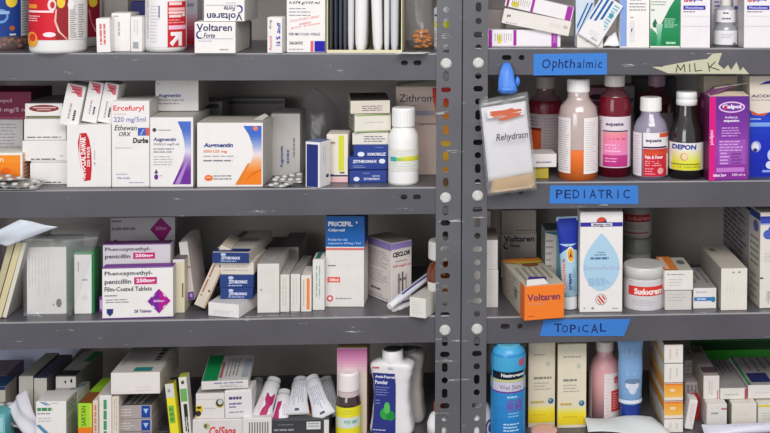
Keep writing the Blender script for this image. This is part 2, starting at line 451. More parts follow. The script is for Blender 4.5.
def rack(side):
    L = side == 'left'
    x0, x1 = (XL0, XL1) if L else (XR0, XR1)
    root = empty('shelving_rack', ((x0+x1)/2, .15, FLOOR))
    tag(root, ('grey slotted-angle metal shelving rack left of the paired posts, without tape signs' if L else 'grey slotted-angle metal shelving rack right of the paired posts, with blue tape signs'), 'shelving rack')
    inv = Vector((-(x0+x1)/2, -.15, -FLOOR))
    ks = ('L1', 'L2', 'L3', 'L4') if L else ('R1', 'R2', 'R3', 'R4')
    kids = []
    zs = [.162]+[SH[k] for k in ks]
    px = 450 if L else 476
    for i, z in enumerate(zs):
        sl = []
        if i:
            if L: sl = [(x1-.0968, z-.0165, .0118, .0085), (x1-.0748, z-.0165, .0138, .0085)] if i != 3 else []
            else: sl = [(x0+.0745, z-.0165, .0165, .0088), (x0+.100, z-.0165, .0098, .0092)]
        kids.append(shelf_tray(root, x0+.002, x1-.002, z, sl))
    fw = .0425
    P = P1 if L else P2
    mid = (x1-fw, x1) if L else (x0, x0+fw)
    off = -.005 if L else .005
    hs = [(off, zpx(y, px), s) for y, s in P]
    kids.append(angle_post(root, mid[0], mid[1], -.0032, .040, hs, (x1-.0018) if L else x0, ))
    far = (x0, x0+fw) if L else (x1-fw, x1)
    kids.append(angle_post(root, far[0], far[1], -.0032, .040, [(0, -.9+.0226*i, r_) for i in range(1, 50)], x0 if L else (x1-.0018)))
    rp = [(off, -.9+.0226*i, (v_, h_, r_)[i % 3]) for i in range(1, 50)]
    kids.append(angle_post(root, mid[0], mid[1], DEP+.0006, DEP-.040, rp, (x1-.0018) if L else x0))
    kids.append(angle_post(root, far[0], far[1], DEP+.0006, DEP-.040, [], x0 if L else (x1-.0018)))
    bx = (mid[0]+mid[1])/2+off
    for k, y in zip(ks, ((63.5, 197.7, 330, 456) if L else (63, 195.7, 329, 456))):
        kids.append(bolt(root, bx, zpx(y, px), -.0032))
    for o in kids: o.location = inv
    return root
rack('left'); rack('right')
# the room
wm = mat((184, 175, 170), .8, 'card')
b = MB(); b.box(-2.4, .345, FLOOR, 2.4, .445, 1.3, wm); o = b.build('wall_back'); o['kind'] = 'structure'
fm = mat((120, 112, 104), .6, 'card')
b = MB(); b.box(-2.4, -3.2, FLOOR-.1, 2.4, .345, FLOOR, fm); o = b.build('floor'); o['kind'] = 'structure'
# ------------------------------------------------------------------ tape signs
TAPE = (62, 125, 205)
def tape(label, pts, text, tb, colr=TAPE, ink=(25, 40, 95), shear=0, name='tape_sign', letters=None):
    ps = [atY(x, y, -.0006) for x, y in pts]; c = sum(ps, Vector())/len(ps)
    m = mat(colr, .6, 'paper'); b = MB(); n = len(ps)
    fr = [(p-c)+Vector((0, -.0003, 0)) for p in ps]; bk = [(p-c)+Vector((0, .0003, 0)) for p in ps]
    b.add(fr+bk, [tuple(reversed(range(n))), tuple(range(n, 2*n))]+[(i, (i+1) % n, n+(i+1) % n, n+i) for i in range(n)], m)
    o = b.build(name, None, loc=c); tag(o, label, 'tape sign', 'handwritten tape signs')
    let = MB()
    def conv(x, y): p = atY(x, y, -.0006)-c; return p.x, p.z
    for ch, x0, y0, x1, y1 in tb:
        if ch == '/':       # one pen stroke
            p, q = Vector(conv(x0, y0)), Vector(conv(x1, y1)); e = (q-p).normalized()*.0008; nn = Vector((-e.y, e.x)); k = [p-e-nn, q+e-nn, q+e+nn, p-e+nn]
            k = k if nn.dot(Vector((0, 1))) > 0 else k[::-1]
            let.face([(a.x, -.0006, a.y) for a in k], mat(ink, .6, 'ink')); continue
        if ch == '-': let.face([(a, -.0005, z) for a, z in (conv(x0, y1), conv(x1, y1), conv(x1, y0), conv(x0, y0))], mat(ink, .6, 'ink')); continue
        emit([('t', ch, x0, y0, x1, y1, ink, {'shear': shear, 'bold': -.004})], conv, lambda a, z, l: (a, -.0004-l, z), MB(), let)
    let.build('lettering', o)
    return o
tape('blue masking tape sign handwritten Ophthalmic on the upper right shelf edge', [(533.5, 75.5), (607, 74.5), (607, 53), (533.5, 54)], '', [('O', 542, 59, 550.5, 68.5), ('p', 552, 61, 557, 71), ('h', 558, 59, 563.5, 68), ('t', 564, 59.5, 568.5, 68), ('h', 569.5, 59, 575, 68), ('a', 577, 62, 581.5, 68), ('l', 583, 59, 584.3, 68), ('m', 586, 62, 593, 68), ('i', 595, 60, 596.3, 68), ('c', 598, 62, 602, 68)], shear=.1)
tape('blue masking tape sign handwritten PEDIATRIC on the middle right shelf edge', [(549.5, 203.5), (638.5, 204), (638, 185.5), (550, 185.5)], '', [(c, 556+i*8.4+(2.6 if c == 'I' else 0), 189.5+(i % 2)*.4, 562.6+i*8.4-(2.9 if c == 'I' else 0), 198.3) for i, c in enumerate('PEDIATRIC')])
tape('blue masking tape sign handwritten TOPICAL on the lower right shelf edge', [(539.5, 336), (624, 336), (630.5, 319), (544, 319.5)], '', [('T', 554, 323.5, 562, 332), ('O', 562, 325, 568, 332.5), ('P', 570, 324.5, 576, 333), ('I', 578.5, 326, 579.6, 332), ('C', 582, 324.5, 588.5, 332), ('A', 591, 324, 598, 333), ('L', 600, 323, 606, 331.5)])
tape('torn cream tape sign handwritten MILK on the upper right shelf edge', [(652, 67), (660, 70), (668, 73.3), (690, 73.6), (735, 73.8), (749, 74), (743, 67), (740, 71), (736.5, 62), (731, 70), (728, 65), (724, 69), (718, 64), (722, 53), (713, 53.5), (707, 59), (693, 60.5), (672, 64.5), (661, 66.5)], '', [('/', 676, 72, 677.5, 65), ('/', 677.5, 65, 680.5, 70), ('/', 680.5, 70, 684, 64.5), ('/', 684, 64.5, 685, 71.8), ('/', 689.5, 64.3, 689.8, 71.5), ('/', 694.5, 63.5, 695.3, 71), ('/', 695.3, 71, 701.5, 70.3), ('/', 708, 63, 709.5, 71), ('/', 709, 67.5, 715, 62), ('/', 709.5, 66.8, 719, 70), ('-', 657.5, 65.8, 663, 66.6)], colr=(196, 193, 168), ink=(60, 50, 40))
# =================================================================== LEFT, TOP SHELF
PL = mat((240, 238, 236), .35, 'plastic')
def P(rgb, r=.35): return mat(rgb, r, 'plastic')
# gummy jar: clear wall, brown sweets, printed wrap
bottle('big clear jar of brown gummies with blue label, far left of top shelf', 'L1', -1, 51, [
    ('jar_body', mat((235, 225, 220), .2, 'glass', .12), [(27, 51), (30, 48.5), (30.5, 44), (30.5, -50), (27, -58), (22, -60)]),
    ('gummy_core', P((96, 48, 40), .5), [(25, 50.4), (26, 48), (26, 34), (26, -10), (20, -14)]),
    ('screw_cap', P((40, 60, 150)), [(25, -60), (25, -84), (23, -86)])], name='supplement_jar', cat='jar',
    labels=[('label', (35, 65, 140), -45, 35, -32, 20, 30.6, [('e', 11, 0, 5.5, 6.5, (235, 205, 60)), ('e', 1, 15, 7, 7, (110, 160, 215)), ('e', 1, 15, 5, 4.5, (35, 65, 140)), ('r', -20, 10, 9, 13, (150, 185, 225)), ('e', 11.5, 27, 2.6, 2.4, (190, 100, 50)), ('r', 9, 32.5, 15, 34, (220, 220, 220))]),
            ('back_label', (225, 220, 218), -45, 35, 20, 28.5, 30.7, [('l', 21, -4, 27, 33, 14, GREY)])])
gj = [o for o in bpy.data.objects if o.name.startswith('supplement_jar')][0]
b = MB(); rg = random.Random(5)
for i in range(150):
    a = rg.uniform(0, 6.283); r = .0425+rg.uniform(-.002, .002); vs, fs = [], []
    zc = rg.uniform(.005, .034); c = (r*math.cos(a), r*math.sin(a), zc); q = .0048; m = P(((150, 86, 72), (128, 66, 52), (168, 104, 84))[i % 3], .35)
    for jj in range(5):
        t = math.pi*jj/4
        for ii in range(8): w = 2*math.pi*ii/8; vs.append((c[0]+q*math.sin(t)*math.cos(w), c[1]+q*math.sin(t)*math.sin(w), c[2]+q*.8*math.cos(t)))
    for jj in range(4):
        for ii in range(8): fs.append((jj*8+ii, (jj+1)*8+ii, (jj+1)*8+(ii+1) % 8, jj*8+(ii+1) % 8))
    b.add(vs, fs, m, True)
o = b.build('gummies', gj); o['kind'] = 'stuff'
bottle('big white bottle with red multivitamin style label, standing forward on the top shelf', 'L1', 58.5, 53.8, [
    ('bottle_body', PL, [(25, 53.8), (27.5, 52), (28.5, 48), (28.5, -50), (24, -60), (20, -62)]),
    ('screw_cap', P((200, 30, 40)), [(22, -62), (22, -84), (20, -86)])], name='supplement_bottle',
    labels=[('label', (212, 32, 48), -40, 38.3, 30.1, 68, 28.7, [
        ('r', 56, -5, 67.5, 38, (150, 40, 45)), ('G', [(8, 56, 57, (240, 200, 190)), (20, 54.5, 56.5, (240, 170, 160)), (30, 58, 60, (240, 200, 190)), (38, 66, 67.5, (240, 170, 150))]),
        ('r', 31, 3.5, 38.5, 7.5, (240, 150, 40)), ('r', 31, 9.5, 54, 11.5, (250, 225, 225)), ('e', 52.5, 4, 4, 6, (240, 215, 215)), ('e', 53, 4, 2.2, 3.4, (200, 40, 50)), ('e', 61, 1, 4, 6, (235, 200, 60)),
        ('l', 31, 14, 42, 20.5, 3, (245, 200, 200)), ('e', 50, 33, 6, 2.4, (250, 225, 230)), ('e', 34, 38, 5, 7.5, (240, 170, 50)), ('e', 34.5, 36, 3, 4, (225, 60, 50))]),
        ('back_label', (228, 222, 220), -40, 38.3, 68, 86.5, 28.7, [('l', 69.5, 4, 76, 37, 16, GREY), ('l', 77.5, 3, 83, 37, 14, GREY), ('e', 70.5, 4, 3.2, 5, (240, 238, 238))])])
bottle('dark red labelled white bottle partly hidden behind the large red one, top shelf', 'L1', 80, 47.5, [
    ('bottle_body', P((205, 200, 200)), [(20, 47.5), (22, 45), (22, -40), (18, -48), (15, -50)]),
    ('screw_cap', P((150, 25, 35)), [(17, -50), (17, -70)])], name='supplement_bottle',
    labels=[('label', (130, 22, 42), -35, 36, 60, 99, 22.2, [('e', 92.5, 1, 4.2, 5.5, (215, 185, 45)), ('G', [(9, 88, 89.2, (200, 130, 140)), (20, 90, 91, (190, 90, 100)), (31, 94, 96, (200, 130, 130))])])])
T1 = 'three slim white medicine boxes on the top shelf'
carton('left slim white box with faint red vertical print, right of red bottles on top shelf', 'L1', 96.8, 110.5, 19, 52.8, d=.05, ry=-1.5, group=T1, pr=[('l', 99.5, 24, 107, 50, 2, (215, 120, 120), .55, True)])
carton('middle slim white box of the trio beside the white and red bottle, tallest of them', 'L1', 111.5, 130.5, 13.4, 51.6, d=.06, rz=2, group=T1, pr=[('l', 117, 22, 121, 44, 1, (190, 175, 185), .5, True), ('l', 113, 15, 119, 17.5, 1, GREY)])
carton('right slim white box of the trio with a small grey square, on top shelf', 'L1', 130.6, 142, 17, 51.8, d=.05, rz=-6, group=T1, pr=[('r', 133, 42, 138.5, 48.5, (165, 165, 168)), ('l', 133, 20, 139, 38, 2, (215, 210, 212), .4, True)])
carton('dark blue box edge showing behind the slim white trio on top shelf', 'L1', 131, 146, 2, None, Y=.17, d=.05, col=(40, 45, 110))
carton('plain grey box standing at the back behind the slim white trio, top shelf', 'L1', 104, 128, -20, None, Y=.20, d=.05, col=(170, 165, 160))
def arrow_logo(x0, y0, x1, y1, c):
    w, h = x1-x0, y1-y0; f = lambda a, b: (x0+a*w, y0+b*h)
    return [('r', *f(.08, 0), *f(1, .27), c), ('r', *f(.72, 0), *f(1, .98), c), ('p', [f(0, .78), f(.22, 1), f(.92, .36), f(.66, .1)], c)]
bottle('white bottle with red side panel and white upward arrow on top shelf', 'L1', 166, 52.4, [
    ('bottle_body', PL, [(17.5, 52.4), (19.5, 50.5), (20.3, 47), (20.3, -30), (16, -38), (14, -40)]),
    ('screw_cap', PL, [(15, -40), (15, -56)])], name='pill_bottle',
    labels=[('label', (236, 232, 232), -25, 46, 146.5, 186, 20.45, [
        ('r', 167.5, 1, 185, 46, (205, 40, 50)), ('l', 147.8, 0, 150, 44, 2, (200, 190, 195), .4, True), ('l', 151.5, 4, 160, 42, 12, (205, 198, 200), .3), ('r', 159, 5, 160.2, 17, (110, 110, 150)),
        ('r', 169, 1.5, 181, 4.5, (250, 215, 215)), ('r', 168.5, 7, 184, 10, (250, 190, 190)), ('r', 168.5, 10.7, 184, 13, (250, 215, 215)), ('r', 169, 14, 180.5, 16.7, (250, 215, 215)), ('e', 182.5, 14.5, 1.5, 1.5, W), ('l', 168.5, 18, 184, 23, 2, (245, 150, 150)),
        ('r', 168.5, 24.5, 184.5, 28.5, (245, 190, 215))]+arrow_logo(169.5, 31, 181, 45, (248, 240, 240)))])
carton('pale box with dark blue letters and pink base, behind white bottle with arrow', 'L1', 178, 197.3, -20, None, Y=.085, d=.04, col=(190, 188, 196), name='supplement_box',
    pr=[('t', 'AW', 186.8, 3, 193, 7, (30, 40, 110)), ('G', [(14, 178, 197.2, (200, 180, 195)), (30, 178, 197.2, (205, 80, 110)), (50, 178, 197.2, (190, 25, 40))])]) if False else \
carton('pale box with dark blue letters and pink base, behind white bottle with arrow', 'L1', 178, 197.3, -20, 45.5, d=.04, col=(190, 188, 196), name='supplement_box',
    pr=[('t', 'AW', 187, 3, 194, 7, (30, 40, 110)), ('G', [(14, 178.3, 197, (200, 180, 195)), (30, 178.3, 197, (205, 80, 110)), (45, 178.3, 197, (190, 25, 40))])])
CRES = lambda cx, cy, rx, ry, c, bg: [('e', cx, cy, rx, ry, c), ('e', cx+rx*.35, cy-ry*.1, rx*.9, ry*.72, bg)]
VG = 'white cartons with navy lettering and a crescent'
r, zt, y_ = carton('lower white box with navy Voltaren lettering overhanging the top shelf edge', 'L1', 194.5, 235.5, 22, None, Y=-.012, d=.125, group=VG, rz=-1,
    pr=[]) if False else (None, 0, 0)
VP = [('t', 'Voltaren', 196.5, 24, 232, 31.5, (40, 45, 95), {'bold': .01}), ('t', 'Forte', 203.5, 33.5, 215, 38.5, (40, 45, 95), {'shear': .3, 'bold': .01})]+CRES(199.5, 35.5, 3.5, 4.2, (50, 60, 130), W)+[('r', 199, 39.2, 233, 39.7, (150, 150, 170)), ('l', 198, 41, 213, 42.5, 1, (170, 165, 190)), ('l', 220, 49.3, 232, 52, 1, GREY)]
r, ztop, _ = carton('lower white box with navy Voltaren lettering overhanging the top shelf edge', 'L1', 194.5, 235.5, 22.3, 54.6, Y=-.008, d=.125, group=None, pr=VP, cols={'right': (205, 200, 196)})
def upside(pr, cx, cy):
    out = []
    for p in pr:
        p = list(p)
        if p[0] in 'rl': p[1], p[3] = 2*cx-p[3], 2*cx-p[1]; p[2], p[4] = 2*cy-p[4], 2*cy-p[2]
        elif p[0] == 't':
            p[2], p[4] = 2*cx-p[4], 2*cx-p[2]; p[3], p[5] = 2*cy-p[5], 2*cy-p[3]; o = dict(p[7]) if len(p) > 7 else {}; o['rot'] = 180
            p = p[:7]+[o]
        elif p[0] == 'e': p[1] = 2*cx-p[1]; p[2] = 2*cy-p[2]
        out.append(tuple(p))
    return out
VP2 = [(p[0],)+tuple(p[1:]) for p in VP]
sh = lambda pr, dx, dy: [tuple([p[0]]+([p[1], p[2]+dx, p[3]+dy, p[4]+dx, p[5]+dy]+list(p[6:]) if p[0] == 't' else ([p[1]+dx, p[2]+dy]+list(p[3:]) if p[0] == 'e' else [p[1]+dx, p[2]+dy, p[3]+dx, p[4]+dy]+list(p[5:])))) for p in pr]
carton('upside down white Voltaren box stacked on the other at top shelf', 'L1', 203.8, 244.5, -10, 22, Y=-.002, d=.12, z0=ztop+.001, pr=upside(sh(VP, 9.5, -33), 224.2, 6), cols={'right': (205, 200, 196)})
carton('thin white and blue box edge behind the stacked Voltaren boxes, top shelf', 'L1', 240, 246.5, 22, 48, d=.05, cols={'right': (90, 90, 150)})
carton('small box with red and blue vertical lettering, alone in the gap of top shelf', 'L1', 267.2, 282, 17.5, 53, d=.04, rz=-12, pr=[
    ('t', 'Ascoml', 269, 36, 272, 50.5, (200, 60, 90), {'rot': 90}), ('t', 'drug', 269, 20, 272, 29, (110, 50, 60), {'rot': 90}), ('t', 'Stuff', 277, 22.5, 280.5, 33, (60, 60, 170), {'rot': 90, 'bold': .02}), ('t', '16 %', 276, 36, 280.5, 45.5, (60, 60, 170), {'rot': 90, 'bold': .02}), ('r', 279.3, 30, 280, 34, BLUE)], cols={'right': (200, 196, 194)})
carton('tall white box reading g/100 ml with dark blue square, top shelf', 'L1', 286.6, 325.3, -35, 52.6, d=.06, pr=[
    ('t', '0,074 g/100 ml', 289, 1, 320, 5, (40, 40, 90), {'shear': .25, 'bold': .01}), ('l', 289, 7, 315, 17, 3, (150, 145, 160), .3),
    ('t', 'COLLUTORIO ORALE', 290, 20, 319, 22.5, (225, 120, 120), {'slope': 5, 'shear': .2}), ('t', 'disinfettante', 299, 23, 311, 25.5, (225, 130, 130), {'slope': 2.5}), ('t', 'gusto di menta', 291, 27, 320, 29.5, (225, 130, 120), {'slope': 5}),
    ('t', 'PER MUCOSA ORALE', 289, 32.8, 320, 35.5, (50, 45, 100)), ('t', 'SALIAXX', 289.5, 41.5, 303, 44.5, BLK, {'bold': .01}), ('r', 310.5, 41, 313.5, 51.8, (225, 100, 120)), ('r', 314.5, 41, 325, 51.8, (25, 20, 165)), ('l', 289, 48.5, 304, 50, 1, GREY)])
# open cream tray with dark and white sachets standing in it
YT0, YT1 = .003, .13
zl = SH['L1']; xa = xat(326.5, zl, YT0); xb = xat(402, zl, YT0)
root = empty('display_tray', (xa, YT0, zl+.0002)); tag(root, 'open cream cardboard tray holding dark and white sachets on top shelf', 'tray')
cm = mat((222, 214, 180), .6); wv = xb-xa
b = MB(); b.box(0, 0, 0, wv, YT1-YT0, .0012, cm); b.build('tray_base', root)
b = MB(); b.box(0, 0, .0012, wv, .001, .005, cm); b.build('front_edge', root)
for x in (0, wv-.0016):
    b = MB(); b.box(x, .001, .0012, x+.0016, YT1-YT0, .155, cm); b.build('side_wall', root)
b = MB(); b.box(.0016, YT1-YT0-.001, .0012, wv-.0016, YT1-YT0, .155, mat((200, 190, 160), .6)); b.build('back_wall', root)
def sachet(label, px, th, col, y0=.010, z1=.16, lean=0, bulge=.003, dep=.09, group=None, rough=.35):
    k = (y0+F)/FPX; t = th*k; x = xat(px, zl, y0); b = MB(); n = 10; m = P(col, rough)
    # rounded foot seen end on: a pillow sheet, thin in x, deep in y
    pf = [(0, .004), (.25, .0012), (.5, 0), (.75, .0012), (1, .004)]
    vs = []; fs = []
    rows = [(0, .5), (.003, .75), (.014, .93), (.04, 1), (.1, 1.06), (z1, 1)]
    for j, (z, s) in enumerate(rows):
        for i in range(12):
            a = 2*math.pi*i/12; cx = math.cos(a); sy = math.sin(a)
            vs.append((t/2+t/2*s*math.copysign(abs(cx)**.35, cx)+lean*z, dep/2+dep/2*math.copysign(abs(sy)**.5, sy), z+random.uniform(0, .0006)))
    for j in range(len(rows)-1):
        for i in range(12): q = (i+1) % 12; fs.append((j*12+i, j*12+q, (j+1)*12+q, (j+1)*12+i))
    fs += [tuple(reversed(range(12))), tuple(range(len(vs)-12, len(vs)))]
    b.add(vs, fs, m, True); o = b.build('sachet', None, loc=(x, y0, zl+.0016)); tag(o, label, 'sachet', group)
DG = 'dark sachets in the cream tray'; WG = 'white sachets in the cream tray'
for i, (px, th, c) in enumerate([(328.3, 4.5, (62, 62, 64)), (333.3, 4.2, (48, 50, 60)), (338, 4.2, (60, 64, 80)), (342.6, 4, (78, 78, 84))]):
    sachet('dark grey blue sachet in the cream tray, %s from the left' % ('first', 'second', 'third', 'fourth')[i], px, th, c, group=DG)
for i, (px, th, c, ln) in enumerate([(347, 6.3, (214, 212, 214), .0), (353.8, 12, (232, 229, 229), .01), (372.0, 10.6, (230, 228, 228), -.03), (383.3, 5.8, (218, 216, 217), 0), (389.8, 8.3, (200, 200, 206), .0)]):
    sachet('white sachet in the cream tray, %s from the left of the white ones' % ('first', 'second', 'third', 'fourth', 'fifth')[i], px, th, c, lean=ln, group=WG, y0=.0072, rough=.5)
# paper slip hanging over the edge
def sheet(label, pts, thick, m, name, cat, bulge=0, n=10, smooth=True, group=None, z=None, kids=()):
    """pts: 4 world corners (a,b,c,d) counter-clockwise from near-left; a gently waved sheet with thickness"""
    a, b_, c, d = [Vector(p) for p in pts]; o0 = (a+b_+c+d)/4; vs = []; fs = []
    nn = (b_-a).cross(d-a).normalized()
    for s in (0, 1):
        for j in range(n+1):
            for i in range(n+1):
                u, v = i/n, j/n; p = a*(1-u)*(1-v)+b_*u*(1-v)+c*u*v+d*(1-u)*v
                p += nn*(bulge*(math.sin(u*7+v*3)*.4+math.sin(math.pi*u)*math.sin(math.pi*v))+s*thick)
                vs.append(tuple(p-o0))
    N1 = (n+1)*(n+1)
    for j in range(n):
        for i in range(n):
            k = j*(n+1)+i; fs.append((k, k+n+1, k+n+2, k+1)); fs.append((N1+k, N1+k+1, N1+k+n+2, N1+k+n+1))
    for i in range(n):
        fs.append((i, i+1, N1+i+1, N1+i)); k = n*(n+1)+i; fs.append((k+1, k, N1+k, N1+k+1))
        k = i*(n+1); fs.append((k+n+1, k, N1+k, N1+k+n+1)); k = i*(n+1)+n; fs.append((k, k+n+1, N1+k+n+1, N1+k))
    b = MB(); b.add(vs, fs, m, smooth); o = b.build(name, None, loc=o0); tag(o, label, cat, group); return o
def zp(px, py, z): return atZ(px, py, z)
def on(px, s, Y, dz=.0006): z = SH[s]+dz; return Vector((xat(px, z, Y), Y, z))
sheet('white paper slip jutting over the top shelf edge beside the cream tray', [on(395, 'L1', -.02, .001), on(424, 'L1', -.022, .001), on(431, 'L1', .01), on(405, 'L1', .012)], .0005, mat((228, 226, 224), .6, 'paper'), 'paper_slip', 'paper', bulge=.0006)
# bag of orange tablets
def blob(c, r, m, sx=1, sy=1, sz=1, amp=.1, n=18, flat=None):
    vs = []; fs = []; rnd = random.Random(int(c[0]*1e4)+int(c[2]*1e4))
    ph = [rnd.uniform(0, 6) for _ in range(6)]
    for j in range(n+1):
        t = math.pi*j/n
        for i in range(2*n):
            a = math.pi*i/n; w = 1+amp*(math.sin(3*a+ph[0]+2*t)*.5+math.sin(5*t+ph[1]+a)*.3+math.sin(7*a+ph[2])*.25*math.sin(t))
            vs.append((c[0]+r*sx*w*math.sin(t)*math.cos(a), c[1]+r*sy*w*math.sin(t)*math.sin(a), max(c[2]+r*sz*w*math.cos(t), flat if flat is not None else -9)))
    for j in range(n):
        for i in range(2*n): q = (i+1) % (2*n); fs.append((j*2*n+i, (j+1)*2*n+i, (j+1)*2*n+q, j*2*n+q))
    return vs, fs
p = on(422, 'L1', .075, 0); root = empty('medicine_bag', p); tag(root, 'clear plastic bag with orange tablets at the foot, right end of top shelf', 'bag')
b = MB(); 
rb = random.Random(3); om = P((222, 140, 45), .4)
for i in range(70):
    a = rb.uniform(0, 6.28); rr = .0165*math.sqrt(rb.random()); z = rb.uniform(.004, .034); rr *= math.sqrt(max(.05, 1-((z-.017)/.021)**2))
    vs, fs = blob((rr*math.cos(a), rr*math.sin(a)*.8, z), .0046, om, sz=.6, amp=0, n=5); b.add(vs, fs, om, True)
o = b.build('orange_tablets', root); o['kind'] = 'stuff'
def bag_mesh(rows, m, parent, name='bag_film', n=28, amp=.06, seed=1):
    rnd = random.Random(seed); ph = [rnd.uniform(0, 6.3) for _ in range(8)]; vs = []; fs = []
    for j, (cx, cy, z, rx, ry) in enumerate(rows):
        for i in range(n):
            a = 2*math.pi*i/n; w = 1+amp*(math.sin(5*a+ph[0]+j*.8)+.6*math.sin(9*a+ph[1]-j*1.3)+.5*math.sin(3*a+ph[2]+j))
            vs.append((cx+rx*w*math.cos(a), cy+ry*w*math.sin(a), z+.002*math.sin(4*a+ph[3]+j)*(j > 0)))
    for j in range(len(rows)-1):
        for i in range(n): q = (i+1) % n; fs.append((j*n+i, j*n+q, (j+1)*n+q, (j+1)*n+i))
    fs.append(tuple(reversed(range(n))))
    b = MB(); b.add(vs, fs, m, True); return b.build(name, parent)
FILM = mat((205, 208, 212), .2, 'film', .10)
bag_mesh([(0, 0, .001, .012, .010), (0, 0, .006, .021, .018), (0, 0, .02, .025, .021), (0, 0, .04, .022, .018), (-.004, 0, .06, .022, .012), (-.006, 0, .1, .024, .008), (-.006, 0, .15, .026, .003)], FILM, root)
bottle('white bottle with yellow band seen half behind the rack post, top shelf', 'L1', 446.5, None, [
    ('bottle_body', PL, [(12, 47), (13.5, 45), (13.5, 8), (9, 3), (8, 1)]), ('screw_cap', PL, [(10, 1), (10, -12)])], Y=.065,
    labels=[('label', (225, 225, 228), 10, 43, 434, 459, 13.6, [('r', 434, 21, 459, 27, (225, 225, 60)), ('r', 434, 14, 440, 16, (60, 70, 110)), ('l', 435, 29, 450, 42, 6, GREY)])]) if False else \
bottle('white bottle with yellow band seen half behind the rack post, top shelf', 'L1', 447.5, 50.5, [
    ('bottle_body', PL, [(12, 50.5), (13.8, 49), (13.8, 9), (9, 4), (8, 1)]), ('screw_cap', PL, [(10, 1), (10, -12)])],
    labels=[('label', (225, 225, 228), 10, 46, 434.5, 459, 13.95, [('r', 435, 21, 458, 27.5, (225, 225, 60)), ('r', 435, 14, 440, 16, (60, 70, 110)), ('l', 435, 30, 450, 44, 6, GREY)])])

# =================================================================== LEFT, SECOND SHELF
SG = (190, 186, 184)
c0 = carton('grey-white box with printed lines under the maroon box, far left second shelf', 'L2', -25, 23, 120, 178, d=.1, col=(196, 190, 190), pr=[('l', -5, 123, 21.5, 152, 9, (150, 142, 146), .3)], cols={'right': (170, 165, 163)})
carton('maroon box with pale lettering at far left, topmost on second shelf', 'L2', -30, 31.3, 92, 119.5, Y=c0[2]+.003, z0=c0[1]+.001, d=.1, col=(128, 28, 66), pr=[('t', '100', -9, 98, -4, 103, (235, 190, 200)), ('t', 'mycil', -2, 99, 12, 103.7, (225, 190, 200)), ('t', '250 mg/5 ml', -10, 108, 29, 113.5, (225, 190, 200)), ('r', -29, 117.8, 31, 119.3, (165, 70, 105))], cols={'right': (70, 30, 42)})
carton('orange box with white border at the far left of second shelf', 'L2', -25, 22.5, 153.5, 186, d=.045, col=(240, 235, 225), rz=0, pr=[('G', [(155.5, -24, 20.5, (245, 150, 40)), (185, -24, 20.5, (238, 115, 20))]), ('t', 'n', 0, 158.5, 3.5, 162, (250, 225, 200)), ('e', 6, 172, 5, 4.5, (235, 105, 15))], side={'right': [('l', 15, 5, 90, 95, 8, (190, 120, 90), .5)]}, cols={'right': (225, 185, 165)})
# stack of white cartons
wg = 'white cartons stacked behind the orange one'
s1 = carton('bottom plain white carton of the stack left of the red oval box', 'L2', 30, 68, 163.5, 184.6, d=.11, pr=[('l', 31, 161.5, 67, 163.5, 1, BLK, .1), ('l', 32, 181.5, 66, 183.6, 1, (90, 90, 100), .5)])
s2 = carton('middle plain white carton of the stack left of the red oval box', 'L2', 22.3, 67.5, 141, 160.7, Y=s1[2]+.001, z0=s1[1]+.0035, d=.11, pr=[('l', 31, 157.7, 66, 160, 1, (90, 90, 100), .5), ('l', 60, 155, 65, 156.5, 1, GREY)])
b = carton('flattened white carton slipped between stacked white boxes on second shelf', 'L2', 31, 67, 161.2, None, Y=s1[2]+.003, z0=s1[1]+.0008, hm=.0022, d=.09, flap=False)
s3 = carton('upper plain white carton of the stack left of the red oval box', 'L2', 24, 66, 119.5, 139.5, Y=s2[2]+.001, z0=s2[1]+.0008, d=.11, pr=[('l', 27, 135.7, 65, 137.7, 1, (90, 90, 100), .5)])
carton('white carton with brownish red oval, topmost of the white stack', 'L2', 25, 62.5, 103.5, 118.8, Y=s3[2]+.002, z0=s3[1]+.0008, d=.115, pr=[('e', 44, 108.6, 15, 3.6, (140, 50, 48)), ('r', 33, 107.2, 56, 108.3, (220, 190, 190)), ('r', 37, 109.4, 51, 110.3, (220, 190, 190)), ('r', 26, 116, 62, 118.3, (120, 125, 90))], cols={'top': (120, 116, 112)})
# foil strips bottom left
FO = mat((176, 174, 172), .35, 'foil')
def foil(label, cor, bulge=.002, cells=(2, 5), group=None, colr=FO, back=None):
    o = sheet(label, cor, .0006, colr, 'blister_strip', 'blister strip', bulge=bulge, group=group)
    # blisters
    a, b_, c, d = [Vector(p) for p in cor]; ctr = (a+b_+c+d)/4; nn = (b_-a).cross(d-a).normalized()
    nn = nn if nn.z > 0 else -nn
    mb = MB(); mm = P((205, 203, 200), .3)
    for i in range(cells[0]):
        for j in range(cells[1]):
            u = (i+.5)/cells[0]; v = (j+.5)/cells[1]; p = a*(1-u)*(1-v)+b_*u*(1-v)+c*u*v+d*(1-u)*v-ctr+nn*(bulge*(math.sin(u*7+v*3)*.4+math.sin(math.pi*u)*math.sin(math.pi*v))+.0008)
            vs, fs = blob(p, .0052, mm, sz=.5, amp=0, n=6); mb.add(vs, fs, mm, True)
    k = mb.build('tablet_blisters', o); k['kind'] = 'stuff'
    return o
bg = 'folded blister strips at the far left of the second shelf'
def L2(px, Y, dz): return on(px, 'L2', Y, dz)
foil('lowest blister strip of the heap at far left of second shelf', [L2(-30, -.004, .002), L2(36, -.004, .002), L2(46, .03, .008), L2(-20, .035, .012)], .001, (5, 2), bg)
foil('middle blister strip of the heap at far left, tilted over the lowest', [L2(-28, -.006, .010), L2(28, -.005, .0055), L2(44, .032, .0095), L2(-18, .036, .021)], .002, (5, 2), bg)
foil('topmost blister strip of the heap at far left, nearest the orange box', [L2(-28, -.004, .0195), L2(10, -.004, .017), L2(30, .028, .0125), L2(-18, .032, .030)], .001, (4, 2), bg)
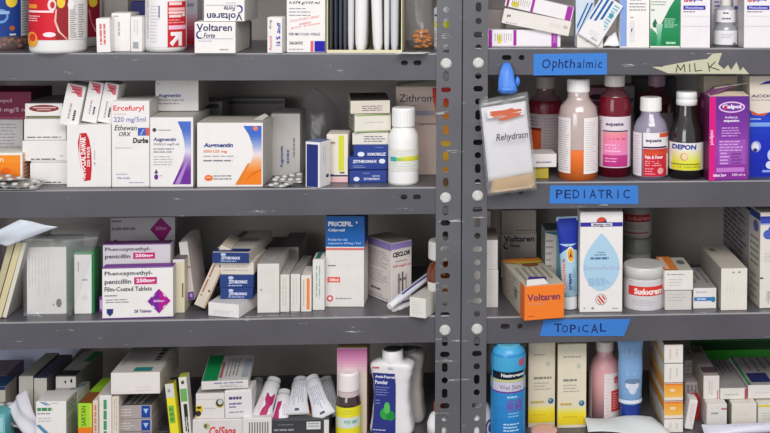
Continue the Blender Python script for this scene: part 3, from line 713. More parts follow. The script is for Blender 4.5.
# big white carton with red lozenge
am = carton('white box with red upright hexagon band, second shelf', 'L2', 66.8, 111, 125.5, 187.5, d=.07, rz=0, pr=[
    ('p', [(80, 133.5), (86.5, 133), (89.5, 140), (91.5, 153), (91.8, 168), (90.8, 180.5), (84, 181.5), (81.5, 172), (79, 155), (78, 142)], (200, 35, 45)), ('p', [(80.3, 135), (81.2, 135), (80.2, 150), (82.5, 168), (85, 180.5), (84.2, 180.5), (81.8, 172), (79.2, 155)], (245, 225, 225)),
    ('t', 'AMOCLAL DAWAR', 80.8, 137, 86, 178, (250, 240, 240), {'rot': 90, 'bold': .03}), ('t', '325 MG/5', 87, 147, 90, 167, (250, 235, 235), {'rot': 90, 'bold': .02}), ('r', 94.3, 150, 95.2, 160, (190, 180, 185)), ('r', 94.3, 162.5, 95.2, 165, (140, 130, 135))])
zt = am[1]
tg = 'small tilted boxes on the red hexagon box'
def tilt_box(label, px, py, wp, hp, ry, Y, d, **k): return carton(label, 'L2', 0, 0, 0, Y=Y, d=d, tilt=(px, py, wp, hp), ry=ry, **k)
RC = lambda: [('p', [(.12, .02), (.82, .03), (.9, .26), (.7, .27)], (215, 110, 125)), ('l', .3, .08, .8, .22, 2, (190, 40, 60), .5), ('l', .35, .45, .5, .9, 1, (190, 170, 180), .7, True), ('l', .6, .6, .8, .88, 1, (70, 70, 90), .6, True)]
tilt_box('leftmost tilted small white box with red corner, leaning on the red hexagon box', 58.8, 124.2, 18, 41, 12, .028, .04, group=None, pr=RC())
tilt_box('middle tilted small white box on the red hexagon box', 81.5, 121, 14, 40, 11, .030, .04, pr=RC())
tilt_box('rightmost tilted small white box with red corner, close to the handwritten box', 97.2, 121.5, 14, 39, 11, .032, .04, pr=RC())
HW = (45, 40, 45)
er = carton('white box lettered Ercefuryl in red with black handwriting, second shelf', 'L2', 111.8, 149.5, 101.3, 187.3, d=.075, rz=.5, pr=[
    ('t', 'Ercefuryl', 113.5, 105.5, 144, 112.5, (225, 70, 70), {'bold': .01}), ('l', 114, 113.4, 128, 114.8, 1, (225, 170, 170)), ('t', '220 mg/5ml', 114, 117, 146, 123.5, (120, 120, 185), {'bold': 0}),
    ('t', 'Ethewan', 114.5, 125.3, 137, 130.5, HW, {'shear': .3}), ('t', 'ORX', 119, 132, 131, 136.4, HW, {'shear': .2}), ('t', 'QUAn', 114.5, 138, 131, 144, HW, {'shear': .1}), ('t', 'Durba', 133, 138, 148.5, 143.3, HW, {'shear': .1, 'bold': .03}),
    ('r', 138, 128, 146, 135.8, (60, 95, 180)), ('p', [(140, 135), (143, 129.5), (145, 129.5), (143, 132), (142, 135)], (150, 175, 225)), ('r', 146, 128, 149.3, 135.8, (225, 85, 80)),
    ('l', 115, 147.2, 140, 148.6, 1, (180, 170, 175)), ('l', 116, 173.5, 128, 175, 1, (150, 150, 180)), ('t', 'Via orale', 117, 177, 130, 179, (120, 115, 170)), ('l', 129, 182, 147, 183.5, 1, (160, 150, 190))], cols={'right': (210, 205, 202)})
# augmentin cartons
def swoosh(x0, x1, y0, y1, ctop, cmid, cbot, tl=.0):
    w = x1-x0; h = y1-y0; R = []
    for t, l, r_, c in ((0, .28, 1, ctop), (.15, .5, 1, ctop), (.32, .64, 1, tuple((a+b)//2 for a, b in zip(ctop, cmid))), (.48, .68, 1, cmid), (.62, .58, 1, tuple((a+b)//2 for a, b in zip(cmid, cbot))), (.8, .32, 1, cbot), (1, 0, 1, cbot)):
        R.append((y0+h*t, x0+w*l, x0+w*r_, c))
    return ('G', R)
apg = 'white boxes with blue Augmentin lettering'
ap = carton('white box lettered Augmentin with blue to purple swoosh, second shelf', 'L2', 150, 193.2, 117.5, 187.3, d=.115, rz=-1, pr=[
    swoosh(172.5, 191, 121.5, 184.5, (75, 110, 195), (220, 215, 235), (110, 45, 150)), ('e', 154.5, 130, 2, 2, (80, 70, 80)), ('r', 158, 129.8, 171, 130.6, GREY), ('p', [(175, 184), (187, 160), (188, 162), (180, 184)], (175, 135, 200)),
    ('t', 'Augmentin', 153.5, 137.5, 176, 142.3, (65, 75, 140), {'bold': .02, 'shear': .1}), ('t', '250/62,5 mg/5 ml', 153.5, 143, 179, 146, (110, 90, 130)), ('l', 153.5, 147.5, 180, 153.5, 2, (165, 160, 170)), ('l', 153.5, 155.5, 179, 166, 4, (170, 165, 175), .25),
    ('p', [(156.3, 169), (158.2, 173.5), (154.4, 173.5)], (85, 40, 120)), ('e', 156.3, 177, 2, 2.7, (100, 50, 135)), ('l', 159.5, 175, 162, 176.5, 1, GREY)], cols={'right': (188, 184, 178), 'top': (190, 184, 176)})
carton('white Augmentin box lying across the top of the purple swoosh box', 'L2', 155.3, 198.5, 79.8, 110.8, Y=ap[2]+.062, z0=ap[1]+.002, d=.08, pr=[('t', 'Augmentin', 158, 93.5, 181, 98, (65, 75, 150), {'bold': .02, 'shear': .1}), ('t', '250/62,5 mg/5 ml', 158, 99, 183.5, 101.3, (110, 80, 110)), ('l', 158, 102.5, 184, 104.5, 1, GREY), ('l', 157, 83, 160, 85, 1, GREY)], cols={'right': (165, 158, 152)})
ao = carton('white box lettered Augmentin with blue and orange swoosh, largest on second shelf', 'L2', 197, 262.8, 123, 187.2, d=.085, rz=-1, pr=[
    swoosh(236, 261.5, 126, 185, (65, 105, 195), (235, 220, 225), (240, 130, 30)),  ('e', 255.5, 128.5, 2.4, 2.4, (230, 130, 100)),
    ('p', [(235, 185), (247.5, 164), (250, 163), (239.5, 185)], (225, 130, 40)), ('p', [(244, 182), (252, 173), (261, 169), (261, 171), (252, 176)], (230, 110, 20)),
    ('t', 'Augmentin', 203.5, 143, 233, 148.6, (55, 60, 140), {'bold': .03, 'shear': .15}), ('t', '500/125 mg', 203.5, 150, 227, 153.5, (230, 120, 60), {'bold': .01}), ('l', 203.5, 155.3, 240, 157.3, 1, (170, 165, 170), .5), ('l', 203.5, 159.5, 240, 162, 1, (120, 115, 125), .5),
    ('e', 208.7, 178, 4.2, 3, (235, 110, 30)), ('r', 206, 177, 211, 178, (250, 200, 170)), ('l', 213.5, 174.5, 233, 180.5, 2, (150, 145, 150), .4)], cols={'right': (208, 202, 196), 'top': (200, 192, 184)})
# torn tear-tab on the big box
tb = MB(); w_, h_2, d_2 = ao[0]['_w'], ao[0]['_h'], ao[0]['_d']
vs = [(w_*.82, .03, h_2+.0015), (w_*.95, .028, h_2+.0015), (w_*1.0, .05, h_2+.004), (w_*.93, .06, h_2+.007), (w_*.86, .05, h_2+.004)]
tb.add([(x, y, z) for x, y, z in vs]+[(x, y, z+.0006) for x, y, z in vs], [(4, 3, 2, 1, 0), (5, 6, 7, 8, 9)]+[(i, (i+1) % 5, 5+(i+1) % 5, 5+i) for i in range(5)], mat((236, 230, 224), .6)); tb.build('torn_tab', ao[0])
carton('white Augmentin box standing edge-on behind the orange swoosh one', 'L2', 276.5, 299.8, 114, None, Y=.105, d=.08, pr=[], cols={'front': (200, 195, 190)}, side={}) if False else None
ab = carton('white box with upright blue print between the orange swoosh box and the foil', 'L2', 271, 300, 114, 176, d=.08, rz=0, col=(205, 200, 196), pr=[('t', 'Augmentin', 280, 146, 284, 168, (60, 85, 150), {'rot': 90, 'bold': .02}), ('l', 286, 150, 290, 168, 1, (110, 120, 160), .6, True), ('l', 292, 138, 296, 160, 1, (150, 145, 155), .5, True)])
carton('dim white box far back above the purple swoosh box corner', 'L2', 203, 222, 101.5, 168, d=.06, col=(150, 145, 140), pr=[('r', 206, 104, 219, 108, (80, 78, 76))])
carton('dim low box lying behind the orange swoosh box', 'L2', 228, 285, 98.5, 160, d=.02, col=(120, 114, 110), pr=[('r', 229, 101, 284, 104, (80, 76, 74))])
foil('blister strip lying flat in front of the upright blue print box', [L2(264, .012, .001), L2(284, .002, .001), L2(304, .03, .004), L2(282, .045, .002)], .0015, (2, 4), 'loose blister strips on the second shelf')
foil('blister strip propped against the upright blue print box', [L2(270, .020, .008), L2(302, .014, .006), L2(303, .030, .022), L2(275, .040, .010)], .001, (4, 2), 'loose blister strips on the second shelf')
# clear bag behind
p = L2(322, .16, 0); root = empty('plastic_bag', p); tag(root, 'crumpled clear plastic bag behind the blue and yellow striped boxes', 'bag')
bag_mesh([(0, 0, .001, .034, .045), (0, 0, .03, .038, .05), (-.003, 0, .07, .036, .045), (-.005, 0, .11, .033, .034), (-.012, 0, .135, .022, .02), (-.016, 0, .15, .006, .004)], mat((190, 188, 190), .25, 'film', .09), root, amp=.07, seed=5)
carton('narrow dark blue faced box with white side, second shelf', 'L2', 305.5, 319.5, 141.5, 187.2, d=.036, rz=-24, pr=[('r', 306.7, 144, 318, 186.5, (38, 50, 120))], col=(236, 233, 232), cols={'top': (120, 130, 170)}, side={'right': [('e', 70, 78, 14, 4, (70, 70, 100)), ('l', 25, 10, 60, 60, 2, (210, 205, 210), .3, True)]})
carton('small cream box with yellow upright stripe, second shelf', 'L2', 326.5, 347.8, 134.5, 182.7, d=.05, rz=-2, col=(236, 226, 214), pr=[('r', 338.5, 135.5, 344, 171, (215, 215, 60)), ('l', 328, 141, 338, 145, 1, (170, 150, 130), .6), ('r', 327, 175, 347.5, 176.6, (50, 50, 100)), ('r', 327, 177.2, 347.5, 182.2, (235, 190, 190)), ('r', 340, 172, 344.5, 173.5, (90, 90, 60)), ('r', 327, 174.2, 334, 174.8, (90, 80, 110))])
# blue / white stack
BG = 'boxes stacked beside the white squat bottle'
Zx = (38, 62, 140)
def ztx(x0, y, x1, mir=False): return [('t', 'ZITHROMAX', x0, y, x1, y+3, (225, 228, 240), {'bold': .03, 'shear': .2, 'rot': 180 if mir else 0})]
a1 = carton('bottom dark blue box of the stack beside the squat white bottle', 'L2', 349.2, 386.8, 171, 183.3, d=.07, col=Zx, pr=[('e', 356.5, 179.2, 3, 2.2, (225, 228, 240)), ('t', 'ZITHROMAX', 363.5, 178, 380, 180.3, (210, 215, 235), {'bold': .03}), ('t', 'tablets', 372, 175, 380, 177, (190, 200, 230)), ('l', 363, 173, 372, 174, 1, (170, 180, 215))])
a2 = carton('second dark blue box from the bottom of the stack, reading Zithromax', 'L2', 348.7, 387, 157.3, 169.5, Y=a1[2]+.0005, z0=a1[1]+.0016, d=.07, col=Zx, pr=[('t', 'ZITHROMAX', 352.5, 160, 377, 163, (230, 232, 240), {'bold': .03, 'shear': .1}), ('e', 382, 161.3, 3.2, 2.3, (225, 228, 240)), ('l', 353, 165, 366, 168, 2, (140, 155, 205), .4)])
a3 = carton('third blue box of the stack with its lettering upside down', 'L2', 353.5, 388, 145.3, 156, Y=a2[2]+.001, z0=a2[1]+.0005, d=.07, col=Zx, pr=[('e', 361, 153.8, 3.5, 2.3, (225, 228, 240)), ('t', 'ZITHROMAX', 367, 152.3, 386, 155.3, (225, 228, 240), {'bold': .03, 'rot': 180}), ('l', 375, 147, 383, 148, 1, (150, 165, 210))])
a4 = carton('white box resting on the blue ones of the stack, second shelf', 'L2', 352.3, 388.5, 133, 144.6, Y=a3[2]+.001, z0=a3[1]+.0005, d=.07, col=(226, 220, 210), pr=[('l', 364, 135.5, 387, 142.5, 3, (120, 112, 130), .4)], cols={'top': (170, 162, 150)})
a5 = carton('pale box with thin green edge in the stack, slightly twisted', 'L2', 354.5, 391, 115, 128.8, Y=a4[2]-.006, z0=a4[1]+.0008, d=.08, rz=13, col=(228, 222, 210), pr=[('r', 355.8, 115.2, 391, 116.2, (150, 180, 100)), ('r', 355.8, 127.5, 391, 128.5, (160, 180, 120)), ('l', 365, 120.5, 386, 122, 1, (200, 190, 190))], side={'left': [('l', 10, 10, 90, 90, 3, (140, 140, 130), .4)]}, cols={'left': (170, 170, 160)})
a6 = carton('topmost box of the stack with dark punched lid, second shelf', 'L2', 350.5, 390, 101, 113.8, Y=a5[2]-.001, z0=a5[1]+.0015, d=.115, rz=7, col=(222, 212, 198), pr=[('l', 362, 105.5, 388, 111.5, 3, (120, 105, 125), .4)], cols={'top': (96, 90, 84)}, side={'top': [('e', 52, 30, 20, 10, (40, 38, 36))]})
bottle('squat white medicine bottle with green and yellow band, front of second shelf', 'L2', 403.3, 185.8, [
    ('bottle_body', PL, [(13.5, 185.8), (15.2, 184), (15.3, 180), (15.3, 140), (14.5, 134), (11.5, 128.5), (9.8, 126.5), (9.6, 124)]),
    ('screw_cap', P((244, 242, 240)), [(11.3, 126), (11.6, 125.5), (11.6, 109), (10.8, 107.3)])],
    labels=[('label', (228, 228, 220), 146.5, 168.5, 391, 418.4, 15.45, [('r', 391, 154.5, 396.5, 159, (60, 170, 160)), ('r', 396.5, 155, 404, 158.5, (150, 200, 90)), ('G', [(154, 402, 418, (225, 220, 80)), (158.5, 400, 418, (215, 205, 60))]), ('l', 393, 148, 415, 153.5, 3, (215, 210, 200), .3), ('l', 393, 160, 416, 167.5, 3, (205, 200, 195), .3)])])
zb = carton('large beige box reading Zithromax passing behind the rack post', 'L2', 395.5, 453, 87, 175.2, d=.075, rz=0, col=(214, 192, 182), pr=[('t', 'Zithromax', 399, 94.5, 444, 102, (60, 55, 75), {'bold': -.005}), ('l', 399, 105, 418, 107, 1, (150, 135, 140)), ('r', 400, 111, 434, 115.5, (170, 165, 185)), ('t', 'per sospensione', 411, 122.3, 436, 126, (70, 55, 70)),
    ('G', [(88, 432, 452.5, (200, 40, 45)), (97, 432.5, 452.5, (215, 60, 40)), (110, 435, 452.5, (225, 130, 45)), (140, 436.5, 452.5, (235, 160, 50)), (148, 437, 452.5, (230, 215, 50)), (152, 437, 452.5, (235, 190, 50)), (172, 438, 452.5, (225, 140, 40))])], cols={'top': (200, 190, 170), 'left': (120, 112, 100)})
fb = MB(); w_, h_2, d_2 = [zb[0][k] for k in ('_w', '_h', '_d')]
vs = [(0, .002, h_2), (w_*.8, .002, h_2), (w_*.8, .03, h_2+.012), (w_*.05, .03, h_2+.005)]
fb.add(vs+[(x, y, z+.0006) for x, y, z in vs], [(3, 2, 1, 0), (4, 5, 6, 7)]+[(i, (i+1) % 4, 4+(i+1) % 4, 4+i) for i in range(4)], mat((226, 214, 196), .6)); fb.build('open_flap', zb[0])
# =================================================================== LEFT, THIRD SHELF
def L3(px, Y, dz=.0006): return on(px, 'L3', Y, dz)
tg = 'thin cream cartons leaning at far left'
def tcar(label, px, py, wp, hp, ry, Y, d, **k): return carton(label, None, 0, 0, 0, Y=Y, d=d, tilt=(px, py, wp, hp), ry=ry, **k)
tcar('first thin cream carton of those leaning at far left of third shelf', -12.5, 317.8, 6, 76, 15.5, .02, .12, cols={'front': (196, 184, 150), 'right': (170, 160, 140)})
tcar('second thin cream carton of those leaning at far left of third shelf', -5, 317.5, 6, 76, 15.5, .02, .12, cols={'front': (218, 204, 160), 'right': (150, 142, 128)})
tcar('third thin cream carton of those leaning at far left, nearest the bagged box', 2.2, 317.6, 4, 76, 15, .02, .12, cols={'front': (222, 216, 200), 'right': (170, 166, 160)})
k1 = carton('broad white box inside a clear bag, left on the third shelf', 'L3', 26.8, 66.5, 247.5, 314.5, d=.09, pr=[('l', 28, 256, 50, 300, 7, (222, 218, 214), .3, True), ('e', 59, 303.5, 2.8, 4.4, (120, 118, 120)), ('r', 53, 304, 54.5, 306, GREY)], col=(240, 236, 230), cols={'right': (160, 195, 170), 'top': (190, 188, 180)})
carton('white box with green rim beside the bagged white box, third shelf', 'L3', 74.4, 94.5, 252, 314, d=.035, rz=0, col=(30, 130, 70), pr=[('r', 74.6, 254.7, 91.7, 313.8, (238, 234, 230)), ('l', 77, 262, 80, 275, 1, (160, 156, 160), .4, True), ('r', 82, 279, 87.5, 281, (190, 186, 188)), ('e', 85, 298, 3, 3, (225, 222, 222))], cols={'top': (60, 110, 75), 'right': (60, 120, 80)})
carton('little green and white box wedged between bagged box and green rim box', 'L3', 68.2, 73.8, 284, 307, d=.03, col=(110, 165, 125), pr=[('r', 69, 286, 71.5, 306, (220, 225, 205))])
# the bag over them
def atp(px, py, Y): return atY(px, py, Y)
lb = mat((236, 243, 252), .3, 'film', .62)
o = sheet('pale blue polythene bag mouth lying over boxes at far left of third shelf', [atp(-22, 240, .003), atp(7, 246, .0), atp(58, 227, -.008), atp(20, 219.5, -.002)], .0006, lb, 'polythene_bag', 'plastic bag', bulge=.005, n=14)
root = empty('polythene_bag', L3(48, .0505, .0004)); tag(root, 'loose clear polythene bag wrapped round the broad white box, third shelf', 'plastic bag')
def bpanel(name, pts, bulge, n=16):
    o = sheet('x', pts, .0003, mat((232, 232, 230), .2, 'film', .055), name, None, bulge=bulge, n=n); o.location -= root.location; o.parent = root; del o['label']
    return o
bpanel('bag_front', [atp(23.5, 316, .004), atp(72, 315.5, .004), atp(99, 236, .012), atp(24, 236, .006)], .004)
bpanel('bag_top', [atp(24, 236, .006), atp(99, 236, .012), atp(104, 224, .10), atp(30, 222, .10)], .006)
bpanel('bag_corner', [atp(26, 315, .003), atp(43, 318, -.002), atp(38, 311, .003), atp(33, 307, .0035)], .002, 6)
# phenoxymethylpenicillin
PPV = (112, 40, 140)
def pheno(x0, x1, y0, y1, full=True):
    s = (x1-x0)/70.0; X = lambda v: x0+(v-102.5)*s; Y_ = lambda v: y0+(v-268)/(316-268)*(y1-y0)
    DKT = (52, 45, 66)
    out = [('r', X(102.7), y0, x1-.2, Y_(268.9), PPV), ('t', 'Phenoxymethyl-', X(105), Y_(271.5), X(152), Y_(276.5), DKT, {'bold': .012}), ('t', 'penicillin', X(105), Y_(279), X(131), Y_(284.7), DKT, {'bold': .012}),
           ('r', X(134), Y_(277.5), X(156.5), Y_(284.2), (200, 40, 115)), ('t', '250mg', X(136), Y_(278.8), X(154.5), Y_(283.4), (250, 235, 245), {'bold': .03})]
    if full:
        cx, cy = X(158.5), Y_(300.3); rx, ry = 11.5*s, 11.8
        out += [('t', 'Film-Coated Tablets', X(105), Y_(286), X(151.5), Y_(290.4), DKT, {'bold': .01}), ('l', X(105), Y_(293), X(118), Y_(295.5), 1, TXT), ('l', X(106), Y_(297), X(134), Y_(301.5), 2, TXT, .3),
                ('p', [(cx-rx, cy), (cx, cy-ry), (cx, cy+ry)], (120, 35, 150)), ('p', [(cx, cy-ry), (cx+rx, cy), (cx, cy+ry)], (175, 25, 140)), ('t', '250mg', cx-5.5*s, cy-1.3, cx+5.5*s, cy+1.5, (235, 200, 235), {'bold': .03})]
        for sx in (-1, 1):
            for sy in (-1, 1): out.append(('p', [(cx+sx*6.6*s, cy+sy*3.2), (cx+sx*3.4*s, cy+sy*6.4), (cx+sx*6.2*s, cy+sy*6.2)], (235, 205, 235)))
        out += [('p', [(X(107), Y_(306.5)), (X(113.5), Y_(306.5)), (X(113.2), Y_(310.5)), (X(110.2), Y_(313.5)), (X(107.2), Y_(310.5))], (40, 55, 120)), ('t', '28 Tablets', X(134), Y_(307.8), X(151), Y_(310.6), (90, 70, 120), {'bold': .01}), ('r', X(102.7), Y_(315), x1-.2, Y_(316), PPV)]
    return out
b0 = carton('low purple ended box under the penicillin boxes, third shelf', 'L3', 99.2, 170, 297, 312.5, Y=.043, d=.10, col=(150, 60, 165), pr=[('r', 100, 300, 102, 309, (220, 190, 230))])
fl = (1.2)
pf = carton('front white and purple Phenoxymethylpenicillin box, third shelf', 'L3', 102.2, 173.2, 268, 316.6, Y=.008, d=.022, rz=2.2, pr=pheno(102.2, 173.2, 268, 316.6), cols={'top': (120, 60, 150), 'right': (205, 200, 196)})
pb = carton('middle Phenoxymethylpenicillin box standing behind the front one', 'L3', 102.8, 170.5, 244.5, 297, Y=.047, z0=b0[1]+.0008, d=.022, rz=1, col=(216, 208, 214), pr=pheno(102.8, 170.5, 244.5, 290, False), cols={'top': (96, 52, 96)})
b1 = carton('low grey box propping the rear penicillin box, third shelf', 'L3', 108, 174, 262, None, Y=.148, hm=.032, d=.09, col=(150, 140, 150)) if False else None
pc = carton('rear dim Phenoxymethylpenicillin box, highest of the three, third shelf', 'L3', 110.5, 175.2, 217.8, 268, Y=.152, d=.022, rz=1, col=(196, 188, 190), pr=[('e', 115.5, 235, 3.2, 2.6, (80, 60, 90)), ('l', 112, 219, 124, 221.5, 1, TXT), ('l', 112, 223.5, 138, 227, 1, (140, 125, 140), .5), ('p', [(150, 226), (160.8, 215.5 if False else 218), (172, 225.5), (162, 235)], (150, 25, 115)), ('t', '250mg', 155.5, 224, 167, 227, (210, 130, 190), {'bold': .03}), ('l', 113, 238, 172, 240, 1, (150, 140, 150))], cols={'top': (110, 60, 110)})
carton('cream box end with torn side, just right of the penicillin boxes', 'L3', 172.8, 184.6, 259.5, 308, Y=.035, d=.06, rz=0, col=(222, 212, 186), pr=[('r', 173, 259.8, 184.4, 262, (225, 215, 222)), ('r', 182, 281, 183.5, 294, (120, 110, 90)), ('p', [(173, 285), (176, 287), (175.5, 293), (173, 294)], (236, 232, 220))], cols={'top': (110, 100, 104)})
tcar('leaning white box with purple foot right of the penicillin boxes', 186, 300.8, 8.5, 58, -7, .06, .09, col=(214, 205, 205), pr=[('r', .02, .86, .98, .99, (110, 60, 150)), ('r', .02, .42, .98, .45, (190, 110, 140)), ('r', .5, .89, .8, .95, (190, 165, 215))])
tcar('brownish cream box leaning right against the blue stack, third shelf', 194, 304.5, 11.5, 64, 24, .035, .08, col=(218, 205, 190), pr=[('l', .1, .1, .35, .95, 1, (170, 110, 90), .5, True), ('e', .7, .3, .08, .02, (90, 80, 80)), ('e', .7, .72, .08, .02, (90, 80, 80)), ('r', .85, .02, .97, .98, (190, 165, 140))])
w0 = carton('flat white box with pink mark at the foot of the blue stack, third shelf', 'L3', 208.2, 238.7, 302.3, 315.8, d=.085, rz=-17, col=(236, 232, 230), pr=[('l', 214, 309, 236, 313.5, 3, (205, 202, 204), .4)], side={'top': [('r', 45, 2, 70, 10, (190, 70, 140))]}, cols={'top': (205, 200, 200)})
def bluez(x0, x1, y0, y1):
    w = x1-x0; h = y1-y0
    return [('t', 'ZITHROMAX', x0+w*.26, y0+h*.38, x0+w*.83, y0+h*.66, (215, 220, 240), {'bold': .04}), ('e', x0+w*.33, y0+h*.2, w*.08, h*.14, (190, 200, 230)), ('l', x0+w*.25, y0+h*.74, x0+w*.8, y0+h*.88, 1, (160, 175, 215), .7)]
q1 = carton('lower dark blue box of the third shelf stack, on the flat white box', 'L3', 220.2, 252.8, 288.5, 300.3, Y=w0[2]+.013, z0=w0[1]+.001, d=.07, rz=-2, col=(36, 62, 124), pr=bluez(220.2, 252.8, 288.5, 300.3))
q2 = carton('upper dark blue box of the third shelf stack, below the open white one', 'L3', 219.8, 253.4, 275.5, 287.3, Y=q1[2], z0=q1[1]+.0006, d=.07, rz=-2, col=(36, 62, 124), pr=bluez(219.8, 253.4, 275.5, 287.3))
q3 = carton('white box between the dark blue boxes of the third shelf stack', 'L3', 220.5, 253.6, 262.5, 274.6, Y=q2[2]+.002, z0=q2[1]+.0006, d=.09, rz=-4, col=(222, 212, 200), pr=[('l', 223, 265, 250, 272, 2, (190, 180, 170), .3)])
q4 = carton('blue fronted white box on top of the third shelf stack, pointing back right', 'L3', 212.2, 249.3, 252.3, 264.5, Y=q3[2]-.006, z0=q3[1]+.0006, d=.155, rz=-5, col=(206, 198, 190), cols={'front': (34, 58, 120)}, pr=bluez(212.2, 246, 252.3, 264.5), side={'top': [('r', 8, 40, 92, 56, (150, 140, 132)), ('r', 20, 10, 38, 38, (120, 112, 106)), ('r', 3, 88, 97, 99, (34, 58, 120)), ('e', 40, 92, 10, 3, (150, 165, 205))]})
carton('tall plain white box right of the blue stack on third shelf', 'L3', 257.3, 279.2, 264, 313.2, d=.11, col=(226, 220, 214), pr=[('l', 260, 268, 275, 305, 5, (218, 213, 208), .3, True), ('e', 261, 290, .8, 1.2, GREY)], side={'top': [('l', 10, 8, 90, 90, 6, (150, 146, 142), .35, True)]}, cols={'top': (180, 175, 170)})
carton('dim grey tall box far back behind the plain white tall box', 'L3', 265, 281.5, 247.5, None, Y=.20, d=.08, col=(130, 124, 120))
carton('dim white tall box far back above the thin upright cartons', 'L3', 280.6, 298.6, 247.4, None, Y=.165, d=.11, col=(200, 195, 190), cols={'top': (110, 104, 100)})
tn = 'thin upright cartons on the third shelf'
carton('thin white upright carton, first of the row right of the plain tall box', 'L3', 280.2, 289.3, 274.8, 312.3, d=.10, col=(226, 218, 210), pr=[('l', 282, 278, 287, 308, 2, (205, 196, 192), .4, True)], side={'top': [('l', 15, 5, 85, 90, 3, (150, 145, 140), .4, True)]}, cols={'top': (185, 180, 174)})
carton('thin white upright carton, second of the row, turned slightly right', 'L3', 290.5, 300, 274.3, 311.7, d=.12, rz=-2, col=(226, 220, 214), pr=[('l', 292, 278, 298, 308, 2, (212, 205, 200), .4, True)], side={'top': [('l', 15, 5, 85, 90, 3, (130, 126, 124), .4, True)]}, cols={'top': (180, 175, 170)})
carton('thin white upright carton with orange stripe, third shelf', 'L3', 301, 311.3, 275.8, 312, d=.06, col=(230, 222, 214), pr=[('r', 306.7, 278.5, 309.5, 309.5, (240, 135, 60)), ('r', 303, 280, 304.2, 306, (200, 190, 185))])
carton('thin white upright carton with teal topped edge beside the blue lidded box', 'L3', 312.6, 324.4, 260, 310.5, d=.05, col=(228, 224, 220), pr=[('l', 315, 266, 321, 304, 2, (150, 175, 165), .35, True)], side={'top': [('r', 20, 5, 60, 90, (50, 120, 110))]})
PB = (30, 100, 178)
carton('tall box with blue upper third reading PRICEFIL, third shelf', 'L3', 325.6, 364, 216.3, 307, d=.05, rz=-3, pr=[('r', 325.8, 216.5, 363.8, 246.8, PB), ('t', 'PRICEFIL', 328, 221.5, 352.5, 226.3, (240, 242, 248), {'bold': .035}), ('e', 356.5, 222.5, 1, 1, W), ('t', 'Cefprozil', 328, 228.7, 344.5, 232.2, (235, 240, 248), {'bold': .02}),
    ('t', 'Powder for oral', 328, 238.3, 347, 240.8, (190, 210, 235), {'bold': .01}), ('t', 'suspension 250mg / 5ml', 328, 242, 360.5, 244.8, (190, 210, 235), {'bold': .01}), ('r', 325.8, 248, 363.8, 250, (225, 110, 110)), ('l', 328, 264.7, 337, 266.5, 1, (110, 100, 110), .6),
    ('r', 327.5, 277, 340, 282.3, (235, 95, 75)), ('t', '100ml', 329.5, 278.3, 338.5, 281.2, (250, 230, 225), {'bold': .03}), ('e', 330, 298.3, 3.1, 3.2, (225, 70, 75)), ('e', 330, 298.3, 1.7, 1.7, W), ('l', 335.5, 297.6, 354, 299.2, 1, (150, 145, 150), .6)], col=(232, 227, 222), side={'right': [('r', 0, 0, 100, 33, (30, 80, 150)), ('r', 0, 35, 100, 37, (215, 110, 110))]}, cols={'right': (205, 200, 194), 'top': (34, 70, 130)})
# ceclor: corner towards the viewer
A = atZ(391.5, 305.5, SH['L3'])
zt = zat(243.5, A.x, A.y)-SH['L3']
def corner_carton(label, px, py, shelf, ytop, xl, xr, rzdeg, col, sides, cols=None):
    """box whose near vertical edge is at (px,py); right face goes to xr, left face to xl"""
    Z = SH[shelf]; A = atZ(px, py, Z); R = math.radians(rzdeg); h = zat(ytop, A.x, A.y)-Z
    dr = Vector((math.cos(R), math.sin(R), 0)); dl = Vector((-math.sin(R), math.cos(R), 0))
    def fit(dv, tx):
        w = .04
        for _ in range(12): a = proj(A+dv*w)[0]; b = proj(A+dv*(w+.001))[0]; w += (tx-a)/(b-a)*.001
        return w
    w, d = fit(dr, xr), fit(dl, xl)
    hpx = (A.y+F)/FPX
    return carton(label, shelf, 0, 0, 0, Y=A.y, tilt=(px, py, w/hpx, h/hpx), d=d, rz=rzdeg, col=col, side=sides, cols=cols)
corner_carton('purple banded CECLOR box turned with its corner forward, third shelf', 391.5, 304.8, 'L3', 244, 367.6, 411.5, 38, (228, 218, 212), {
    'left': [('r', 0, 1, 100, 13, (150, 130, 190)), ('l', 6, 18, 90, 46, 8, (165, 155, 160), .35), ('l', 6, 50, 90, 72, 6, (180, 170, 175), .35), ('l', 15, 80, 75, 85, 1, (90, 80, 90), .6), ('l', 5, 90, 90, 97, 2, (170, 160, 165), .4)],
    'front': [('r', 0, 1, 100, 11, (150, 130, 190)), ('t', 'CECLOR', 5, 16, 92, 24, (30, 26, 34), {'bold': .04, 'shear': .15}), ('l', 20, 30, 80, 33, 1, (120, 100, 130)), ('t', '250 mg/5 ml', 5, 37, 95, 42, (205, 100, 120), {'bold': .02}), ('r', 30, 52, 42, 88, (150, 140, 142)), ('r', 50, 50, 58, 88, (90, 85, 88)), ('r', 68, 54, 76, 88, (185, 172, 172)), ('r', 32, 60, 72, 64, (120, 112, 115))]}, cols={'top': (150, 140, 130)})
